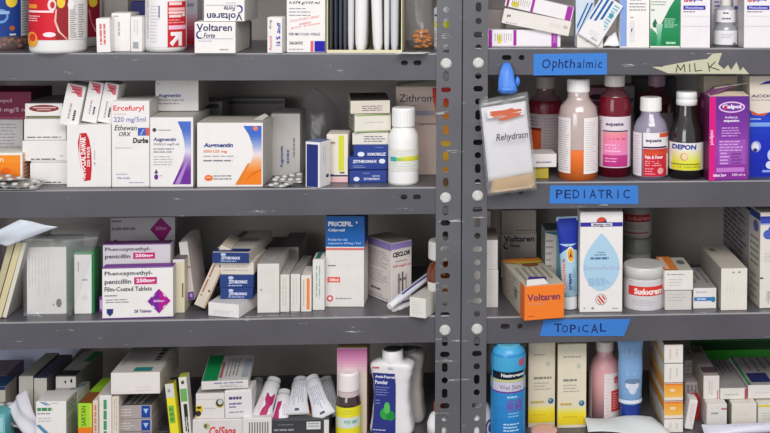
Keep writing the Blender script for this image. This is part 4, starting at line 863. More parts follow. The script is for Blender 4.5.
# cream tube with white cap
def tube_obj(label, p0, p1, r, flat, colr, capc, cap_len=.016, up=Vector((0, 0, 1)), stripe=None, group=None, crimp=True, w_end=1.35, name='ointment_tube', z_print=(), capr=.85, flip=False, kind='plastic', rough=.3):
    """cap end at p0, crimped end at p1; section goes from round to flat"""
    p0, p1 = Vector(p0), Vector(p1); ax = (p1-p0); Ln = ax.length; ax.normalize()
    sx = ax.cross(up).normalized(); sy = sx.cross(ax).normalized()
    root = empty(name, p0); tag(root, label, 'tube', group)
    m = mat(colr, rough, kind); n = 24; vs = []; fs = []
    st = [(cap_len*.9, .55, .55), (cap_len+.003, 1, 1), (Ln*.4, 1.0, .95), (Ln*.65, 1.08, .75), (Ln*.85, w_end*.93, .38), (Ln*.96, w_end, .08), (Ln, w_end, .06)]
    for s, a_, b_ in st:
        for i in range(n):
            t = 2*math.pi*i/n; v = ax*s+sx*(r*a_*math.cos(t))+sy*(r*b_*flat*math.sin(t)+ (r*.0)); vs.append(tuple(v))
    for j in range(len(st)-1):
        for i in range(n): q = (i+1) % n; fs.append((j*n+i, j*n+q, (j+1)*n+q, (j+1)*n+i))
    fs += [tuple(reversed(range(n))), tuple(range(len(vs)-n, len(vs)))]
    b = MB(); b.add(vs, fs, m, True); tb = b.build('tube_body', root)
    vs = []; fs = []
    for s, a_ in ((0, capr*.94), (.001, capr), (cap_len, capr)):
        for i in range(n):
            t = 2*math.pi*i/n; rr = r*a_*(1-.02*(i % 2)); vs.append(tuple(ax*s+sx*(rr*math.cos(t))+sy*(rr*flat*math.sin(t))))
    for j in range(2):
        for i in range(n): q = (i+1) % n; fs.append((j*n+i, j*n+q, (j+1)*n+q, (j+1)*n+i))
    fs += [tuple(reversed(range(n))), tuple(range(2*n, 3*n))]
    b = MB(); b.add(vs, fs, mat(capc, .35, 'plastic')); b.build('screw_cap', root)
    if crimp:
        b = MB(); vs = [tuple(ax*s+sx*(r*w_end*c)+sy*(e*.0009)) for s in (Ln*.965, Ln*1.01) for e in (-1, 1) for c in (-1.02, 1.02)]
        b.add(vs, [(0, 1, 3, 2), (4, 6, 7, 5), (0, 4, 5, 1), (2, 3, 7, 6), (0, 2, 6, 4), (1, 5, 7, 3)], mat(tuple(int(v*.95) for v in colr), .4, 'plastic')); b.build('crimped_end', root)
    def interp(s):
        for (s0, a0, b0_), (s1, a1, b1_) in zip(st, st[1:]):
            if s <= s1: t = (s-s0)/(s1-s0); return a0+(a1-a0)*t, b0_+(b1_-b0_)*t
        return st[-1][1:]
    if z_print:
        pan, let = MB(), MB()
        # coordinates: x 0..100 along the tube from cap to crimp, y -60..60 degrees round the upper side
        def conv(x, y): return x/100*Ln, math.radians(90-y if not flip else 90+y)
        def mp(s, t, l):
            s = max(s, cap_len+.0005); a_, b_ = interp(s); l += .0004; return tuple(ax*s+sx*((r*a_+l)*math.cos(t))+sy*((r*b_*flat+l)*math.sin(t)))
        emit(z_print, conv, mp, pan, let, 2); finish_print(pan, let, root)
    return root
z3 = SH['L3']
tube_obj('white ointment tube with blue stripe leaning beside the CECLOR box', atp(389.5, 306.5, -.004), atp(441, 266, .10), .0075, .9, (212, 210, 222), (238, 236, 236), .017, z_print=[('r', 22, 10, 98, 34, (60, 65, 130)), ('l', 30, -40, 90, -5, 2, (170, 170, 190), .3)])
tube_obj('second white tube end under the striped tube, third shelf', atp(393, 309.8, .012), atp(420, 300, .055), .006, .8, (222, 218, 226), (236, 233, 233), .008)
carton('small white box in front of the rack post on the third shelf', 'L3', 409.5, 425.6, 297, 320.4, Y=-.004, d=.075, rz=-24, col=(228, 224, 216), pr=[('l', 412, 301, 423, 316, 5, (215, 210, 204), .4)], side={'right': [('l', 60, 20, 90, 40, 2, (190, 186, 180), .4)]}, cols={'top': (196, 190, 182)})
bottle('amber bottle with white cap half hidden by the rack post, third shelf', 'L3', 442.6, 312, [
    ('bottle_body', mat((150, 75, 25), .15, 'glass', .55), [(14, 312), (16, 310), (16, 270), (13, 263), (10.5, 260), (10.5, 257)]),
    ('syrup', mat((130, 55, 20), .4, 'plastic'), [(13, 311), (15, 309), (15, 285)]),
    ('screw_cap', P((232, 228, 222)), [(14, 258), (14.6, 257), (14.6, 242), (13.5, 240)])],
    labels=[('label', (225, 222, 212), 279, 300, 428, 458, 16.2, [('r', 440, 284, 452, 287, (190, 120, 60))])])

# =================================================================== LEFT, BOTTOM SHELF
def L4(px, Y, dz=.0006): return on(px, 'L4', Y, dz)
Z4 = SH['L4']
# pale plastic panel behind
ps = [atp(-60, 378, .30), atp(49, 372.5, .30), atp(64, 366, .30), atp(86, 345.5, .30), atp(-60, 345.5, .30)]
b = MB(); c = sum(ps, Vector())/5; zl_ = Z4
ps2 = [Vector((atp(-60, 345, .296).x, .296, Z4+.0005)), Vector((atp(50, 372, .296).x, .296, Z4+.0005)), atp(64, 367.5, .296), atp(88, 341, .296), atp(-60, 341, .296)]
c = sum(ps2, Vector())/5
vs = [tuple(p-c) for p in ps2]+[tuple(p-c+Vector((0, .003, 0))) for p in ps2]
b.add(vs, [(0, 1, 2, 3, 4), (9, 8, 7, 6, 5)]+[(i, 5+i, 5+(i+1) % 5, (i+1) % 5) for i in range(5)], mat((205, 208, 232), .5, 'paper'))
o = b.build('plastic_folder', None, loc=c); tag(o, 'pale lavender plastic folder standing at the back, far left of bottom shelf', 'folder')
bx = lambda label, xl, xr, yt, Y, d, **k: carton(label, 'L4', xl, xr, yt, None, Y=Y, d=d, **k)
YB = 441.0
def ybL(Y, px=100): return proj((xat(px, Z4, Y), Y, Z4))[1]
def c4(label, xl, xr, yt, Y, d, pr=(), **k):
    return carton(label, 'L4', xl, xr, yt, ybL(Y, (xl+xr)/2), Y=Y, d=d, pr=pr, **k)
c4('dim mauve and blue box at far left edge of the bottom shelf', -20, 7, 376, .17, .08, col=(120, 105, 130), pr=[('r', -19, 383, 6.5, 388, (50, 50, 90)), ('e', 3, 380, 2, 3, (190, 110, 130))])
c4('white box with blue top band at left frame edge, bottom shelf', -20, 5.5, 387, .11, .05, col=(214, 205, 190), pr=[('r', -19, 387.2, 5.3, 390.5, (30, 60, 110))], cols={'top': (40, 80, 130)})
c4('teal and white box at the lower left corner of the bottom shelf', -20, 5, 415.5, .02, .04, col=(110, 190, 195), pr=[('r', -19, 418, 3, 432, (170, 205, 215))])
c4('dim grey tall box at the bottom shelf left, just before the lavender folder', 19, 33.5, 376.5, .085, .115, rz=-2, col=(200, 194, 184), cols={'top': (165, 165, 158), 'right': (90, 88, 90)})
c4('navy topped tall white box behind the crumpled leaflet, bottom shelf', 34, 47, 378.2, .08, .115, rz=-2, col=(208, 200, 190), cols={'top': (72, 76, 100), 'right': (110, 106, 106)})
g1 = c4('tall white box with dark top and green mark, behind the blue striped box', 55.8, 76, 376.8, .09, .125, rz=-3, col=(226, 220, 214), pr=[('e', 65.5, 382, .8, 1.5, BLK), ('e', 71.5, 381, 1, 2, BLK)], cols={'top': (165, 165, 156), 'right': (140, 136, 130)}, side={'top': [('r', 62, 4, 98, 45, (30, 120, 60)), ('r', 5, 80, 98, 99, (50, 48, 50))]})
# crumpled leaflet
sheet('crumpled white leaflet with black print at bottom shelf left', [atp(30, 441, .02), atp(43, 426, .008), atp(25, 389, .06), atp(8, 406, .05)], .0005, mat((220, 216, 224), .6, 'paper'), 'paper_leaflet', 'leaflet', bulge=.012, n=14)
foil('crumpled clear and pink blister strip behind the teal box, bottom shelf', [atp(8, 426, .05), atp(24, 429, .04), atp(14, 402, .09), atp(-4, 402, .09)], .004, (2, 5), None, mat((190, 175, 170), .35, 'foil'))
BS = (90, 140, 175)
h1 = c4('white box with diagonal blue stripes and green lettering, bottom shelf', 36, 66.3, 402, .0, .05, rz=-1, pr=[('p', [(39.5, 402.2), (42.5, 402.2), (49, 405.5), (46, 405.5)], BS), ('p', [(43.5, 402.2), (45, 402.2), (51, 405.3), (49.6, 405.3)], BS), ('l', 37.5, 407.5, 58.5, 411.5, 1, (70, 140, 90), .8), ('l', 37.5, 412.5, 57, 415, 1, (150, 145, 160)), ('l', 38, 417, 56, 422.5, 2, (200, 195, 200), .4), ('p', [(36.3, 425), (40, 424.5), (50, 434), (45, 434)], BS), ('l', 51, 402.8, 60, 404, 1, GREY)],
    cols={'right': (196, 190, 188), 'top': (222, 216, 214)}, side={'right': [('l', 10, 5, 90, 30, 3, (120, 150, 120), .4), ('l', 10, 40, 90, 95, 10, (160, 150, 150), .5)]})
c4('white box standing close behind the diagonally blue striped one', 50, 77.8, 395, .062, .06, rz=-1, pr=[('r', 50.2, 395.4, 77.5, 396.3, (200, 196, 196))], cols={'top': (184, 180, 178)}, side={'top': [('p', [(55, 60), (95, 20), (98, 35), (60, 70)], (90, 130, 130)), ('l', 8, 15, 50, 40, 2, (150, 150, 150), .4)]})
c4('lime green and orange box, bottom shelf', 78, 92, 403.8, .0, .115, rz=-2, col=(170, 215, 50), pr=[('r', 78.2, 427.5, 91.8, 446, (238, 125, 30)), ('t', 'SARTAN', 81.5, 406, 86, 426, (70, 105, 40), {'rot': 90}), ('r', 90, 404, 91.8, 427, (215, 220, 70))], cols={'top': (140, 190, 40), 'right': (205, 170, 120)}, side={'top': [('r', 2, 60, 98, 99, (130, 80, 40))]})
c4('thin white box with orange speckled edge beside the lime green one', 92.8, 98.3, 401, .0, .10, col=(225, 205, 190), pr=[('l', 94, 405, 97, 440, 1, (220, 130, 90), .6, True)])
v1 = c4('white upright box with green lettering down its front, bottom shelf', 99.2, 111.6, 395.6, .0, .11, col=(232, 226, 220), pr=[('l', 103, 400, 107.5, 436, 1, (70, 150, 100), .7, True)], cols={'top': (190, 186, 182)})
c4('thin cream upright box beside the green lettered one, bottom shelf', 112, 118.8, 397, .0, .11, col=(226, 214, 200), pr=[('l', 113.5, 398, 117.5, 436, 2, (190, 180, 165), .3, True)])
# grey stack w/ blue marks
def gm(y0, y1): return [('r', 141.5, y0+.6, 150.2, y1-.8, (28, 68, 155)), ('p', [(143.3, y0+3.5), (148.5, y0+3.5), (145.9, y0+8.5)], (170, 200, 235)), ('l', 121, y0+2.5, 135, y1-2, 3, (215, 208, 205), .35)]
e0 = c4('supporting grey box at the foot of the blue badge stack', 119.8, 151.8, 432.5, .012, .10, col=(150, 144, 142), pr=[('r', 141.5, 433, 150.2, 441, (28, 68, 155))])
e1 = carton('lower grey box with blue badge in the stack, bottom shelf', 'L4', 119.8, 151.8, 420, 431.7, Y=.012, z0=e0[1]+.0006, d=.10, col=(172, 162, 160), pr=gm(420, 431.5))
e2 = carton('upper grey box with blue badge in the stack, bottom shelf', 'L4', 119.5, 151.5, 405.7, 418.8, Y=.013, z0=e1[1]+.0006, d=.10, col=(172, 162, 160), pr=gm(405.7, 418.5), cols={'top': (90, 86, 86)}, side={'top': [('p', [(20, 98), (28, 98), (50, 5), (42, 5)], (150, 145, 145)), ('p', [(40, 98), (48, 98), (70, 5), (62, 5)], (150, 145, 145)), ('p', [(60, 98), (68, 98), (90, 5), (82, 5)], (150, 145, 145))]})
# the big box lying across on top: carried by the upright boxes and stack behind
c4('dim box standing behind the grey blue badge stack, carrying the broad box', 122, 150, 394.9 , .135, .06, col=(90, 86, 86)) if False else None
zb_ = v1[1]
c4('dark upright box behind the grey stack, bottom shelf', 124, 160, 399, .125, .05, col=(66, 62, 62)) if False else None
big = carton('broad white box with teal bar lying on top of upright boxes, bottom shelf', 'L4', 110.8, 160, 373.2, None, Y=-.001, z0=zb_+.0012, hm=None, d=.125, col=(232, 224, 218), flap=True, pr=[], cols={'top': (196, 190, 182), 'right': (190, 180, 168)},
    side={'top': [('r', 44, 84, 80, 97, (40, 130, 130)), ('l', 8, 12, 60, 78, 6, (165, 155, 158), .3, True), ('l', 70, 12, 84, 76, 1, (90, 82, 86), .8, True), ('r', 1, 1, 99, 9, (56, 54, 62))], 'front': [('l', 50, 60, 92, 88, 2, (222, 205, 200), .3), ('l', 5, 85, 95, 92, 1, (222, 212, 206), .4)]})
# slim yellow / green ones
tcar('slim yellow box with green panel leaning left on the bottom shelf', 171, 442, 8.5, 58, -6, .01, .018, col=(238, 225, 50), pr=[('r', .02, .0, .98, .24, (215, 215, 205)), ('r', .15, .38, .75, .68, (120, 180, 70)), ('l', .2, .4, .65, .66, 3, (80, 130, 60), .4), ('e', .4, .12, .15, .03, GREY)], cols={'top': (120, 120, 60)})
tcar('slim white box with green panel and black print, behind the yellow one', 184, 442, 7.8, 64, -5, .012, .022, col=(226, 222, 214), pr=[('r', .1, .18, .9, .38, (110, 175, 90)), ('r', .35, .42, .8, .62, (50, 48, 50)), ('l', .3, .62, .8, .96, 2, (60, 56, 58), .6, True), ('e', .5, .08, .2, .03, (60, 90, 60))], cols={'top': (170, 175, 60)})
m1 = c4('white box with red script lettering, bottom shelf', 192.5, 243, 420.3, .005, .07, col=(222, 214, 212), pr=[('e', 207, 426.5, 3, 3.2, (190, 190, 130)), ('t', 'CalSana', 209, 427, 236, 436, (215, 60, 70), {'bold': .02, 'shear': .2}), ('e', 205.5, 426.2, 1.8, 2.2, (110, 105, 90))])
m2 = carton('pale box with yellow and black round emblems, bottom shelf', 'L4', 195.8, 224.6, 393.8, 419.3, Y=.008, z0=m1[1]+.0006, d=.07, col=(226, 218, 214), pr=[('p', [(196, 406), (202, 405.5), (203, 410), (200, 417), (196, 418)], (220, 190, 50)), ('e', 198.2, 413.8, 3, 2.8, (50, 48, 50)), ('e', 199, 408, 2.5, 1.2, (60, 58, 50)), ('e', 219.8, 404.2, 4.4, 4.4, (205, 195, 90)), ('e', 219.8, 403.5, 3.9, 4, (60, 60, 60)), ('e', 220.3, 402.7, 2.6, 2.6, (200, 200, 205)), ('l', 204, 407.5, 216, 410, 1, (200, 190, 200)), ('r', 196, 399.3, 224.4, 399.8, (200, 194, 190))], cols={'left': (150, 140, 120), 'top': (190, 186, 180)})
m3 = carton('small white box with navy print beside the round emblem box', 'L4', 225.2, 252.3, 391.5, 419.4, Y=.006, z0=m1[1]+.0006, d=.045, rz=0, ry=-1.5, col=(230, 222, 222), pr=[('l', 229.5, 397, 245, 400.5, 1, (80, 75, 120), .8), ('l', 229.5, 403, 246, 406, 1, (120, 115, 150), .6), ('l', 229.5, 406.5, 238, 409, 1, (120, 115, 150), .6), ('l', 229.5, 412, 250, 414, 1, (140, 135, 150), .5)])
m4 = carton('green striped white box tilted on top of the round emblem box', 'L4', 201.5, 248.4, 381.5, 393, Y=.004, z0=max(m2[1], m3[1])+.0035, d=.085, rx=9, rz=4, col=(232, 226, 220), pr=[('l', 214, 383, 245, 385.3, 1, (150, 145, 180), .8), ('l', 220, 386.5, 245, 390.5, 2, (170, 165, 180), .4)], cols={'top': (190, 186, 184)}, side={'top': [('r', 2, 1, 34, 99, (20, 125, 70)), ('r', 36, 30, 42, 90, (150, 90, 90)), ('l', 46, 15, 76, 95, 4, (130, 126, 130), .35, True), ('r', 84, 20, 97, 90, (150, 155, 165))]})
n1 = c4('white barcode box under the tubes, bottom shelf', 242.8, 271.6, 418.5, .0, .10, col=(226, 220, 218), pr=[('r', 249+i*2.6, 422.5, 250.2+i*2.6, 440, (120, 116, 118)) for i in range(8)])
n2 = c4('black and white box under the tubes, bottom shelf', 272, 329, 420.6, .0, .10, col=(62, 62, 66), pr=[('r', 306.5, 422.5, 320.5, 430, (215, 212, 212)), ('r', 308, 424, 319, 424.8, (140, 140, 142)), ('r', 308, 426.5, 319, 427.3, (140, 140, 142)), ('l', 274, 428, 302, 432, 1, (150, 150, 152)), ('r', 324, 421, 328.8, 440, (222, 218, 216)), ('l', 278, 424, 296, 426, 1, (130, 130, 130))], cols={'top': (90, 88, 90)})
n3 = carton('orange brown box lying on the black and white box among tubes', 'L4', 287.5, 313, 414.5, 420, Y=.02, z0=n2[1]+.0006, d=.07, rz=-4, col=(228, 190, 160), cols={'top': (175, 85, 40)})
# tubes: cap up/back
def tb4(label, c, t, r, Yc, Yt, colr, pr=(), flat=.8, capc=(190, 188, 192), **k):
    return tube_obj(label, atp(c[0], c[1], Yc), atp(t[0], t[1], Yt), r*1.12, flat, colr, capc, .008, up=Vector((0, -1, .35)), z_print=pr, w_end=k.pop('w_end', 1.4), capr=.86, **k)
tg4 = 'tubes heaped on the bottom shelf boxes'
tb4('dim grey tube at the left end of the heap, beside the navy printed box', (257.5, 380), (254.5, 414), .0105, .13, .06, (178, 176, 178))
MG = (170, 35, 95)
tb4('white tube with magenta panel and big crimped foot, second in the heap', (274.5, 379), (259, 422.5), .0125, .07, .004, (214, 212, 214), [('p', [(38, -50), (55, -55), (92, -25), (88, 10), (40, 8)], MG), ('l', 50, 15, 85, 35, 2, (225, 170, 190), .4)])
tb4('white tube with narrow magenta stripe standing on the barcode box', (284.5, 390.5), (279, 425), .0105, .05, .002, (218, 214, 216), [('p', [(38, 0), (40, 35), (93, 50), (93, 5)], MG), ('l', 45, -35, 90, -10, 2, (190, 185, 195), .4)])
tb4('wide white tube with grey print in the middle of the heap', (301, 379.5), (296.5, 414), .0135, .08, .012, (212, 212, 216), [('l', 25, -35, 84, 35, 6, (165, 166, 180), .35), ('l', 88, -20, 94, 20, 1, (80, 80, 90), .5)])
tb4('white tube with narrow neck and flared foot, right of the middle of the heap', (311.5, 377.5), (324, 417), .0125, .07, .006, (218, 218, 222), [('l', 30, -35, 84, 35, 6, (160, 162, 180), .35), ('l', 89, -25, 95, 25, 1, (80, 80, 95), .5)], capc=(196, 196, 200))
tb4('grey translucent tube at the right end of the heap near the yellow label bottle', (325.5, 379), (331.5, 417), .0125, .11, .045, (196, 198, 204), [('l', 30, -35, 84, 35, 4, (160, 162, 175), .3)])
c4('tall box with pink upper part behind the yellow label bottle, bottom shelf', 336.8, 366.8, 348, .03, .035, rz=-3, col=(214, 200, 186), pr=[('G', [(348.5, 337.2, 366.5, (200, 115, 165)), (358, 337.2, 366.5, (205, 130, 170)), (370, 337.2, 366.5, (215, 185, 190)), (376, 337.2, 366.5, (214, 200, 186))])], cols={'right': (150, 100, 100), 'top': (180, 150, 110)})
bottle('amber bottle with yellow label and white cap, bottom shelf', 'L4', 348.5, 441.5, [
    ('bottle_body', mat((60, 32, 18), .12, 'glass', .8), [(10.5, 441.5), (12.3, 439.5), (12.3, 402), (11.3, 396.5), (9.8, 394), (9.6, 390)]),
    ('cap_collar', P((210, 190, 190)), [(10.4, 394), (10.4, 389)]), ('screw_cap', P((238, 228, 230)), [(9.6, 389), (10.6, 388.3), (10.2, 373), (8.5, 371)])],
    labels=[('label', (235, 222, 45), 403, 436, 336, 361, 12.45, [('r', 336.3, 412.8, 361, 423.2, (214, 222, 214)), ('t', 'myc', 344.5, 415.5, 351, 420, (120, 175, 160), {'bold': .02}), ('l', 352, 415.5, 358.5, 419.3, 1, (120, 175, 160), .9), ('l', 338, 405, 358, 410, 2, (205, 200, 70), .4)])])
# antifungal powder bottles: waisted flat bottles
def powder(label, px0, pxl, pxr, ytop, yb, ycap, Y, shade, pr, capw):
    X0 = xat(pxl, Z4, Y); X1 = xat(pxr, Z4, Y); cx = (X0+X1)/2; hw = (X1-X0)/2; dp = .019
    H = zat(ytop, cx, Y)-Z4; root = empty('powder_bottle', (cx, Y+dp, Z4+.0002), (0, 0, math.radians(-12))); tag(root, label, 'bottle')
    m = P(shade); prof = [(0, .86), (.012, .98), (.07, 1.0), (.3, .90), (.5, .83), (.7, .86), (.86, .97), (.94, 1.0), (.975, .93), (1, .70)]
    vs = []; fs = []; n = 32; rows = []
    NR = 40
    def wd(t):
        for (a, b_), (c_, d_) in zip(prof, prof[1:]):
            if t <= c_: u = (t-a)/(c_-a); u = u*u*(3-2*u); return b_+(d_-b_)*u
        return prof[-1][1]
    for j in range(NR+1):
        t = j/NR; w = wd(t); rib = 1-.025*(math.sin(t*math.pi*2*9)**2 if .1 < t < .9 else 0)
        for i in range(n):
            a = 2*math.pi*i/n; ca, sa = math.cos(a), math.sin(a)
            x = hw*w*math.copysign(abs(ca)**.45, ca)*(rib if abs(ca) > .7 else 1); y = dp*min(1, .6+w*.4)*math.copysign(abs(sa)**.55, sa)
            vs.append((x, y, H*t))
    for j in range(NR):
        for i in range(n): q = (i+1) % n; fs.append((j*n+i, j*n+q, (j+1)*n+q, (j+1)*n+i))
    fs += [tuple(reversed(range(n))), tuple(range(NR*n, NR*n+n))]
    b = MB(); b.add(vs, fs, m, True); b.build('bottle_body', root)
    zc = zat(ycap, cx, Y+dp)-Z4; k = (Y+F)/FPX
    b = MB(); b.lathe([(capw*k, H*.99), (capw*k, zc-.001), (capw*k*.93, zc)], P(shade), 40); b.build('cap', root)
    b = MB(); b.lathe([(capw*k*.84, zc+.0001), (capw*k*.84, zc+.0007), (capw*k*.5, zc+.0009)], P((70, 70, 70) if shade[0] > 220 else (150, 146, 144)), 30); b.build('sifter_top', root)
    if pr:
        pan, let = MB(), MB()
        conv = lambda x, y: ((x/100-.5)*2*hw, H*(1-y/100))
        emit(pr, conv, lambda a, z, l: (a, -dp*min(1, .6+wd(max(0, min(1, z/H)))*.4)-.0006-l, z), pan, let, True); finish_print(pan, let, root, 'label')
    return root
BL2 = (45, 55, 130)
lab = [('G', [(14, 10, 62, BL2), (30, 14, 64, BL2), (50, 14, 64, BL2), (75, 12, 64, BL2), (97, 8, 64, BL2)]), ('t', 'Anti-Fungal', 16, 17, 62, 22, (225, 225, 240), {'bold': .03}), ('t', 'Powder', 16, 24, 46, 29.5, (225, 225, 240), {'bold': .03}), ('l', 17, 32, 55, 46, 4, (140, 145, 200), .3), ('l', 17, 50, 32, 58, 2, (140, 145, 200), .3),
       ('e', 40, 70, 12, 8, (50, 160, 70)), ('e', 52, 72, 10, 7, (30, 140, 60)), ('e', 44, 62, 7, 8, (90, 190, 90)), ('t', 'equate', 10, 5, 26, 8.5, (200, 50, 60), {'bold': .03}), ('l', 46, 5, 60, 9, 2, (150, 150, 155), .4), ('l', 12, 91, 45, 94, 1, (200, 200, 225))]
powder('white waisted powder bottle with blue Anti-Fungal label, front of bottom shelf', 0, 369.5, 414, 363.5, 441, 349, .016, (232, 228, 230), lab, 10.5)
powder('second white waisted powder bottle standing behind the Anti-Fungal one', 0, 388, 425.5, 353, 438, 348.5, .066, (190, 184, 180), [], 9.5)
bottle('white round shouldered bottle peeping out beside the rack post, bottom shelf', 'L4', 439, 439, [('bottle_body', PL, [(11, 439), (12, 437), (12, 422), (9, 414), (5, 411), (4.5, 409)]), ('screw_cap', P((150, 70, 40)), [(5.5, 410), (5.5, 402), (4.5, 401)])])
# =================================================================== RIGHT, TOP SHELF
ZR1 = SH['R1']
def RP(px, s, Y, dz=.0006): return on(px, s, Y, dz)
def cR(label, s, xl, xr, yt, Y, d, pr=(), **k):
    yb = proj((xat((xl+xr)/2, SH[s], Y), Y, SH[s]))[1]
    return carton(label, s, xl, xr, yt, yb, Y=Y, d=d, pr=pr, **k)
VIO = (165, 45, 165)
ly = 'long white boxes with purple bands lying on the top right shelf'
l1 = carton('lowest long white box with purple bands, lying by the post on the top right shelf', 'R1', 482, 560.5, 29.8, 47, d=.035, rz=0, name='ointment_carton', col=(238, 232, 236), pr=[('r', 488.5, 30, 492, 46.8, VIO), ('r', 513.2, 30, 516.3, 46.8, VIO), ('r', 551.3, 30, 557.3, 46.8, VIO), ('r', 497.5, 35, 501, 43.5, (215, 205, 60)), ('l', 494, 33.5, 512, 44, 8, (150, 145, 120), .25, True), ('l', 552.5, 32, 556.5, 45, 3, (225, 170, 225), .3, True), ('r', 492, 45.6, 551, 46.6, (215, 205, 210))], cols={'top': (190, 180, 190)})
def ori(p0, p1, hpx, Y, d, label, **k):
    """lying box whose lower front edge runs p0 -> p1 in the picture"""
    A = atY(p0[0], p0[1], Y); B = atY(p1[0], p1[1], Y); v = B-A; ry = -math.degrees(math.atan2(v.z, v.x)); k_ = (Y+F)/FPX
    return carton(label, None, 0, 0, 0, Y=Y, d=d, tilt=(p0[0], p0[1], v.length/k_, hpx), ry=ry, **k)
ori((501.5, 23), (568.5, 36.5), 15, .012, .035, 'long plain white box sloping down to the right, top right shelf', name='ointment_carton', col=(228, 220, 214), pr=[('e', .07, .45, .012, .1, (100, 90, 90)), ('e', .1, .42, .012, .08, (90, 80, 80)), ('l', .05, .8, .3, .95, 1, (200, 170, 200)), ('e', .93, .45, .03, .12, (190, 180, 165)), ('l', .7, .3, .9, .6, 2, (215, 208, 204), .3)], cols={'top': (190, 182, 176)})
ori((504.5, 6), (571, 21.5), 14.5, .016, .035, 'topmost long white box with purple bands sloping right, top right shelf', name='ointment_carton', col=(232, 226, 228), pr=[('r', .02, 0, .055, 1, (140, 40, 110)), ('r', .38, 0, .42, 1, VIO), ('r', .92-.02, 0, .985, 1, VIO), ('r', .1, .55, .2, .9, (205, 195, 70)), ('l', .08, .3, .36, .9, 9, (150, 145, 120), .25, True)], cols={'top': (190, 180, 188)})
carton('white box propping the sloping boxes at their left end beside the post', 'R1', 486, 506, 10, None, Y=.055, d=.05, col=(150, 140, 136))
SB = (35, 95, 160)
def stripes(pts): return [('p', q, SB) for q in pts]
cR('white box with slanting blue stripes standing left of the tilted striped one', 'R1', 575.5, 594, -12, .02, .03, col=(205, 215, 228), cols={'right': (215, 215, 215)}, pr=stripes([[(577, 29), (577, 25), (587, 3), (588.5, 3)], [(577, 36), (577.5, 33), (591, 3), (593, 3)], [(577.5, 43), (578, 38), (593.5, 8), (593.5, 14)]])+[('l', 581, 30, 592, 40, 3, (180, 180, 185), .3)])
cR('low white box end at the foot of the striped boxes on the top right shelf', 'R1', 577, 603, 35, .0, .018, col=(228, 222, 216), pr=[('l', 585, 40, 595, 43, 1, (190, 180, 190))])
ori((595.5, 43.5), (618.5, -1), 0, 0, 0, '', ) if False else None
A_ = (582.5, 32.5)
carton('white box with diagonal blue stripes tilted against its neighbour, top right shelf', None, 0, 0, 0, Y=-.004, d=.003 if False else .0035, tilt=(577.2, 35.0, 25, 50), ry=32, col=(228, 228, 232),
       pr=[('r', .10, .06, .20, .62, SB), ('r', .30, .04, .40, .64, SB), ('r', .50, .03, .60, .66, SB), ('l', .66, .05, .9, .7, 9, (110, 175, 195), .5), ('e', .78, .3, .1, .06, (60, 150, 170)), ('p', [(.0, .62), (.75, .5), (.98, .98), (.02, .98)], (232, 228, 228)), ('l', .3, .72, .8, .9, 3, (190, 186, 190), .3), ('t', 'ofloxin', .55, .86, .85, .92, (110, 90, 120))]) if False else \
carton('white box with diagonal blue stripes tilted against its neighbour, top right shelf', None, 0, 0, 0, Y=-.006, d=.004, tilt=(578.0, 34.0, 24, 48), ry=32, col=(228, 228, 232), flap=False,
       pr=[('r', .06, .04, .14, .60, SB), ('r', .26, .02, .36, .64, SB), ('r', .46, .03, .56, .66, SB), ('l', .66, .05, .92, .66, 9, (110, 175, 195), .5), ('e', .78, .3, .1, .05, (60, 150, 170)), ('p', [(.02, .70), (.6, .45), (.98, .75), (.98, .98), (.02, .98)], (232, 228, 228)), ('l', .35, .76, .85, .88, 3, (190, 186, 190), .3), ('t', 'oflovir', .55, .88, .85, .94, (110, 90, 120))])
sheet('folded white paper wedge beside the tilted striped box, top right shelf', [atp(603, 46, .0), atp(619.5, 46, .004), atp(616, 32, .02), atp(609, 36, .015)], .0006, mat((232, 232, 236), .6, 'paper'), 'paper_slip', 'paper', bulge=.003, n=8)
cR('tall white box with light blue left edge, top right shelf', 'R1', 619.8, 649.2, -30, .0, .04, pr=[('r', 620, -29, 626.5, 46.5, (135, 160, 215)), ('l', 630, -2, 645, .8, 1, (90, 90, 100), .7), ('l', 629, 2.2, 646, 11.5, 3, (130, 125, 135), .3), ('l', 630, 16, 635, 19, 1, (170, 165, 170)), ('r', 629.8, 21, 634.5, 36, (222, 218, 220)), ('p', [(631, 29), (632.5, 27.5), (632, 31), (631, 33)], (60, 60, 70)), ('r', 630.3, 36, 634.5, 42, (226, 222, 224))])
cR('tall green and white box with leaf green droplet, top right shelf', 'R1', 649.8, 680, -30, .0, .04, col=(230, 230, 224), pr=[('l', 651, .5, 668, 6, 2, (150, 160, 140), .35), ('l', 651, 8, 656, 12, 1, (150, 160, 140)),
    ('G', [(-20, 676, 679.8, (30, 130, 85)), (0, 674, 679.8, (40, 140, 95)), (8, 669, 679.8, (30, 130, 80)), (18, 664, 679.8, (25, 125, 75)), (28, 659, 679.8, (40, 140, 90)), (46, 659, 679.8, (25, 125, 70))]), ('G', [(28, 650, 651, (90, 170, 130)), (33, 650, 656, (60, 150, 100)), (46, 650, 661, (30, 130, 80))]), ('p', [(654.8, 18.5), (657.3, 24), (656.3, 27.5), (653.2, 27.5), (652.2, 24)], (35, 110, 75)), ('G', [(24, 655.8, 662.5, (180, 205, 190)), (34, 657, 661, (120, 185, 150)), (46, 656.5, 660.5, (50, 150, 100))]), ('l', 664, 18, 678.5, 28, 5, (185, 225, 200), .35), ('l', 666, 41, 677.5, 45, 1, (180, 225, 200), .5)], cols={'left': (60, 130, 90)})
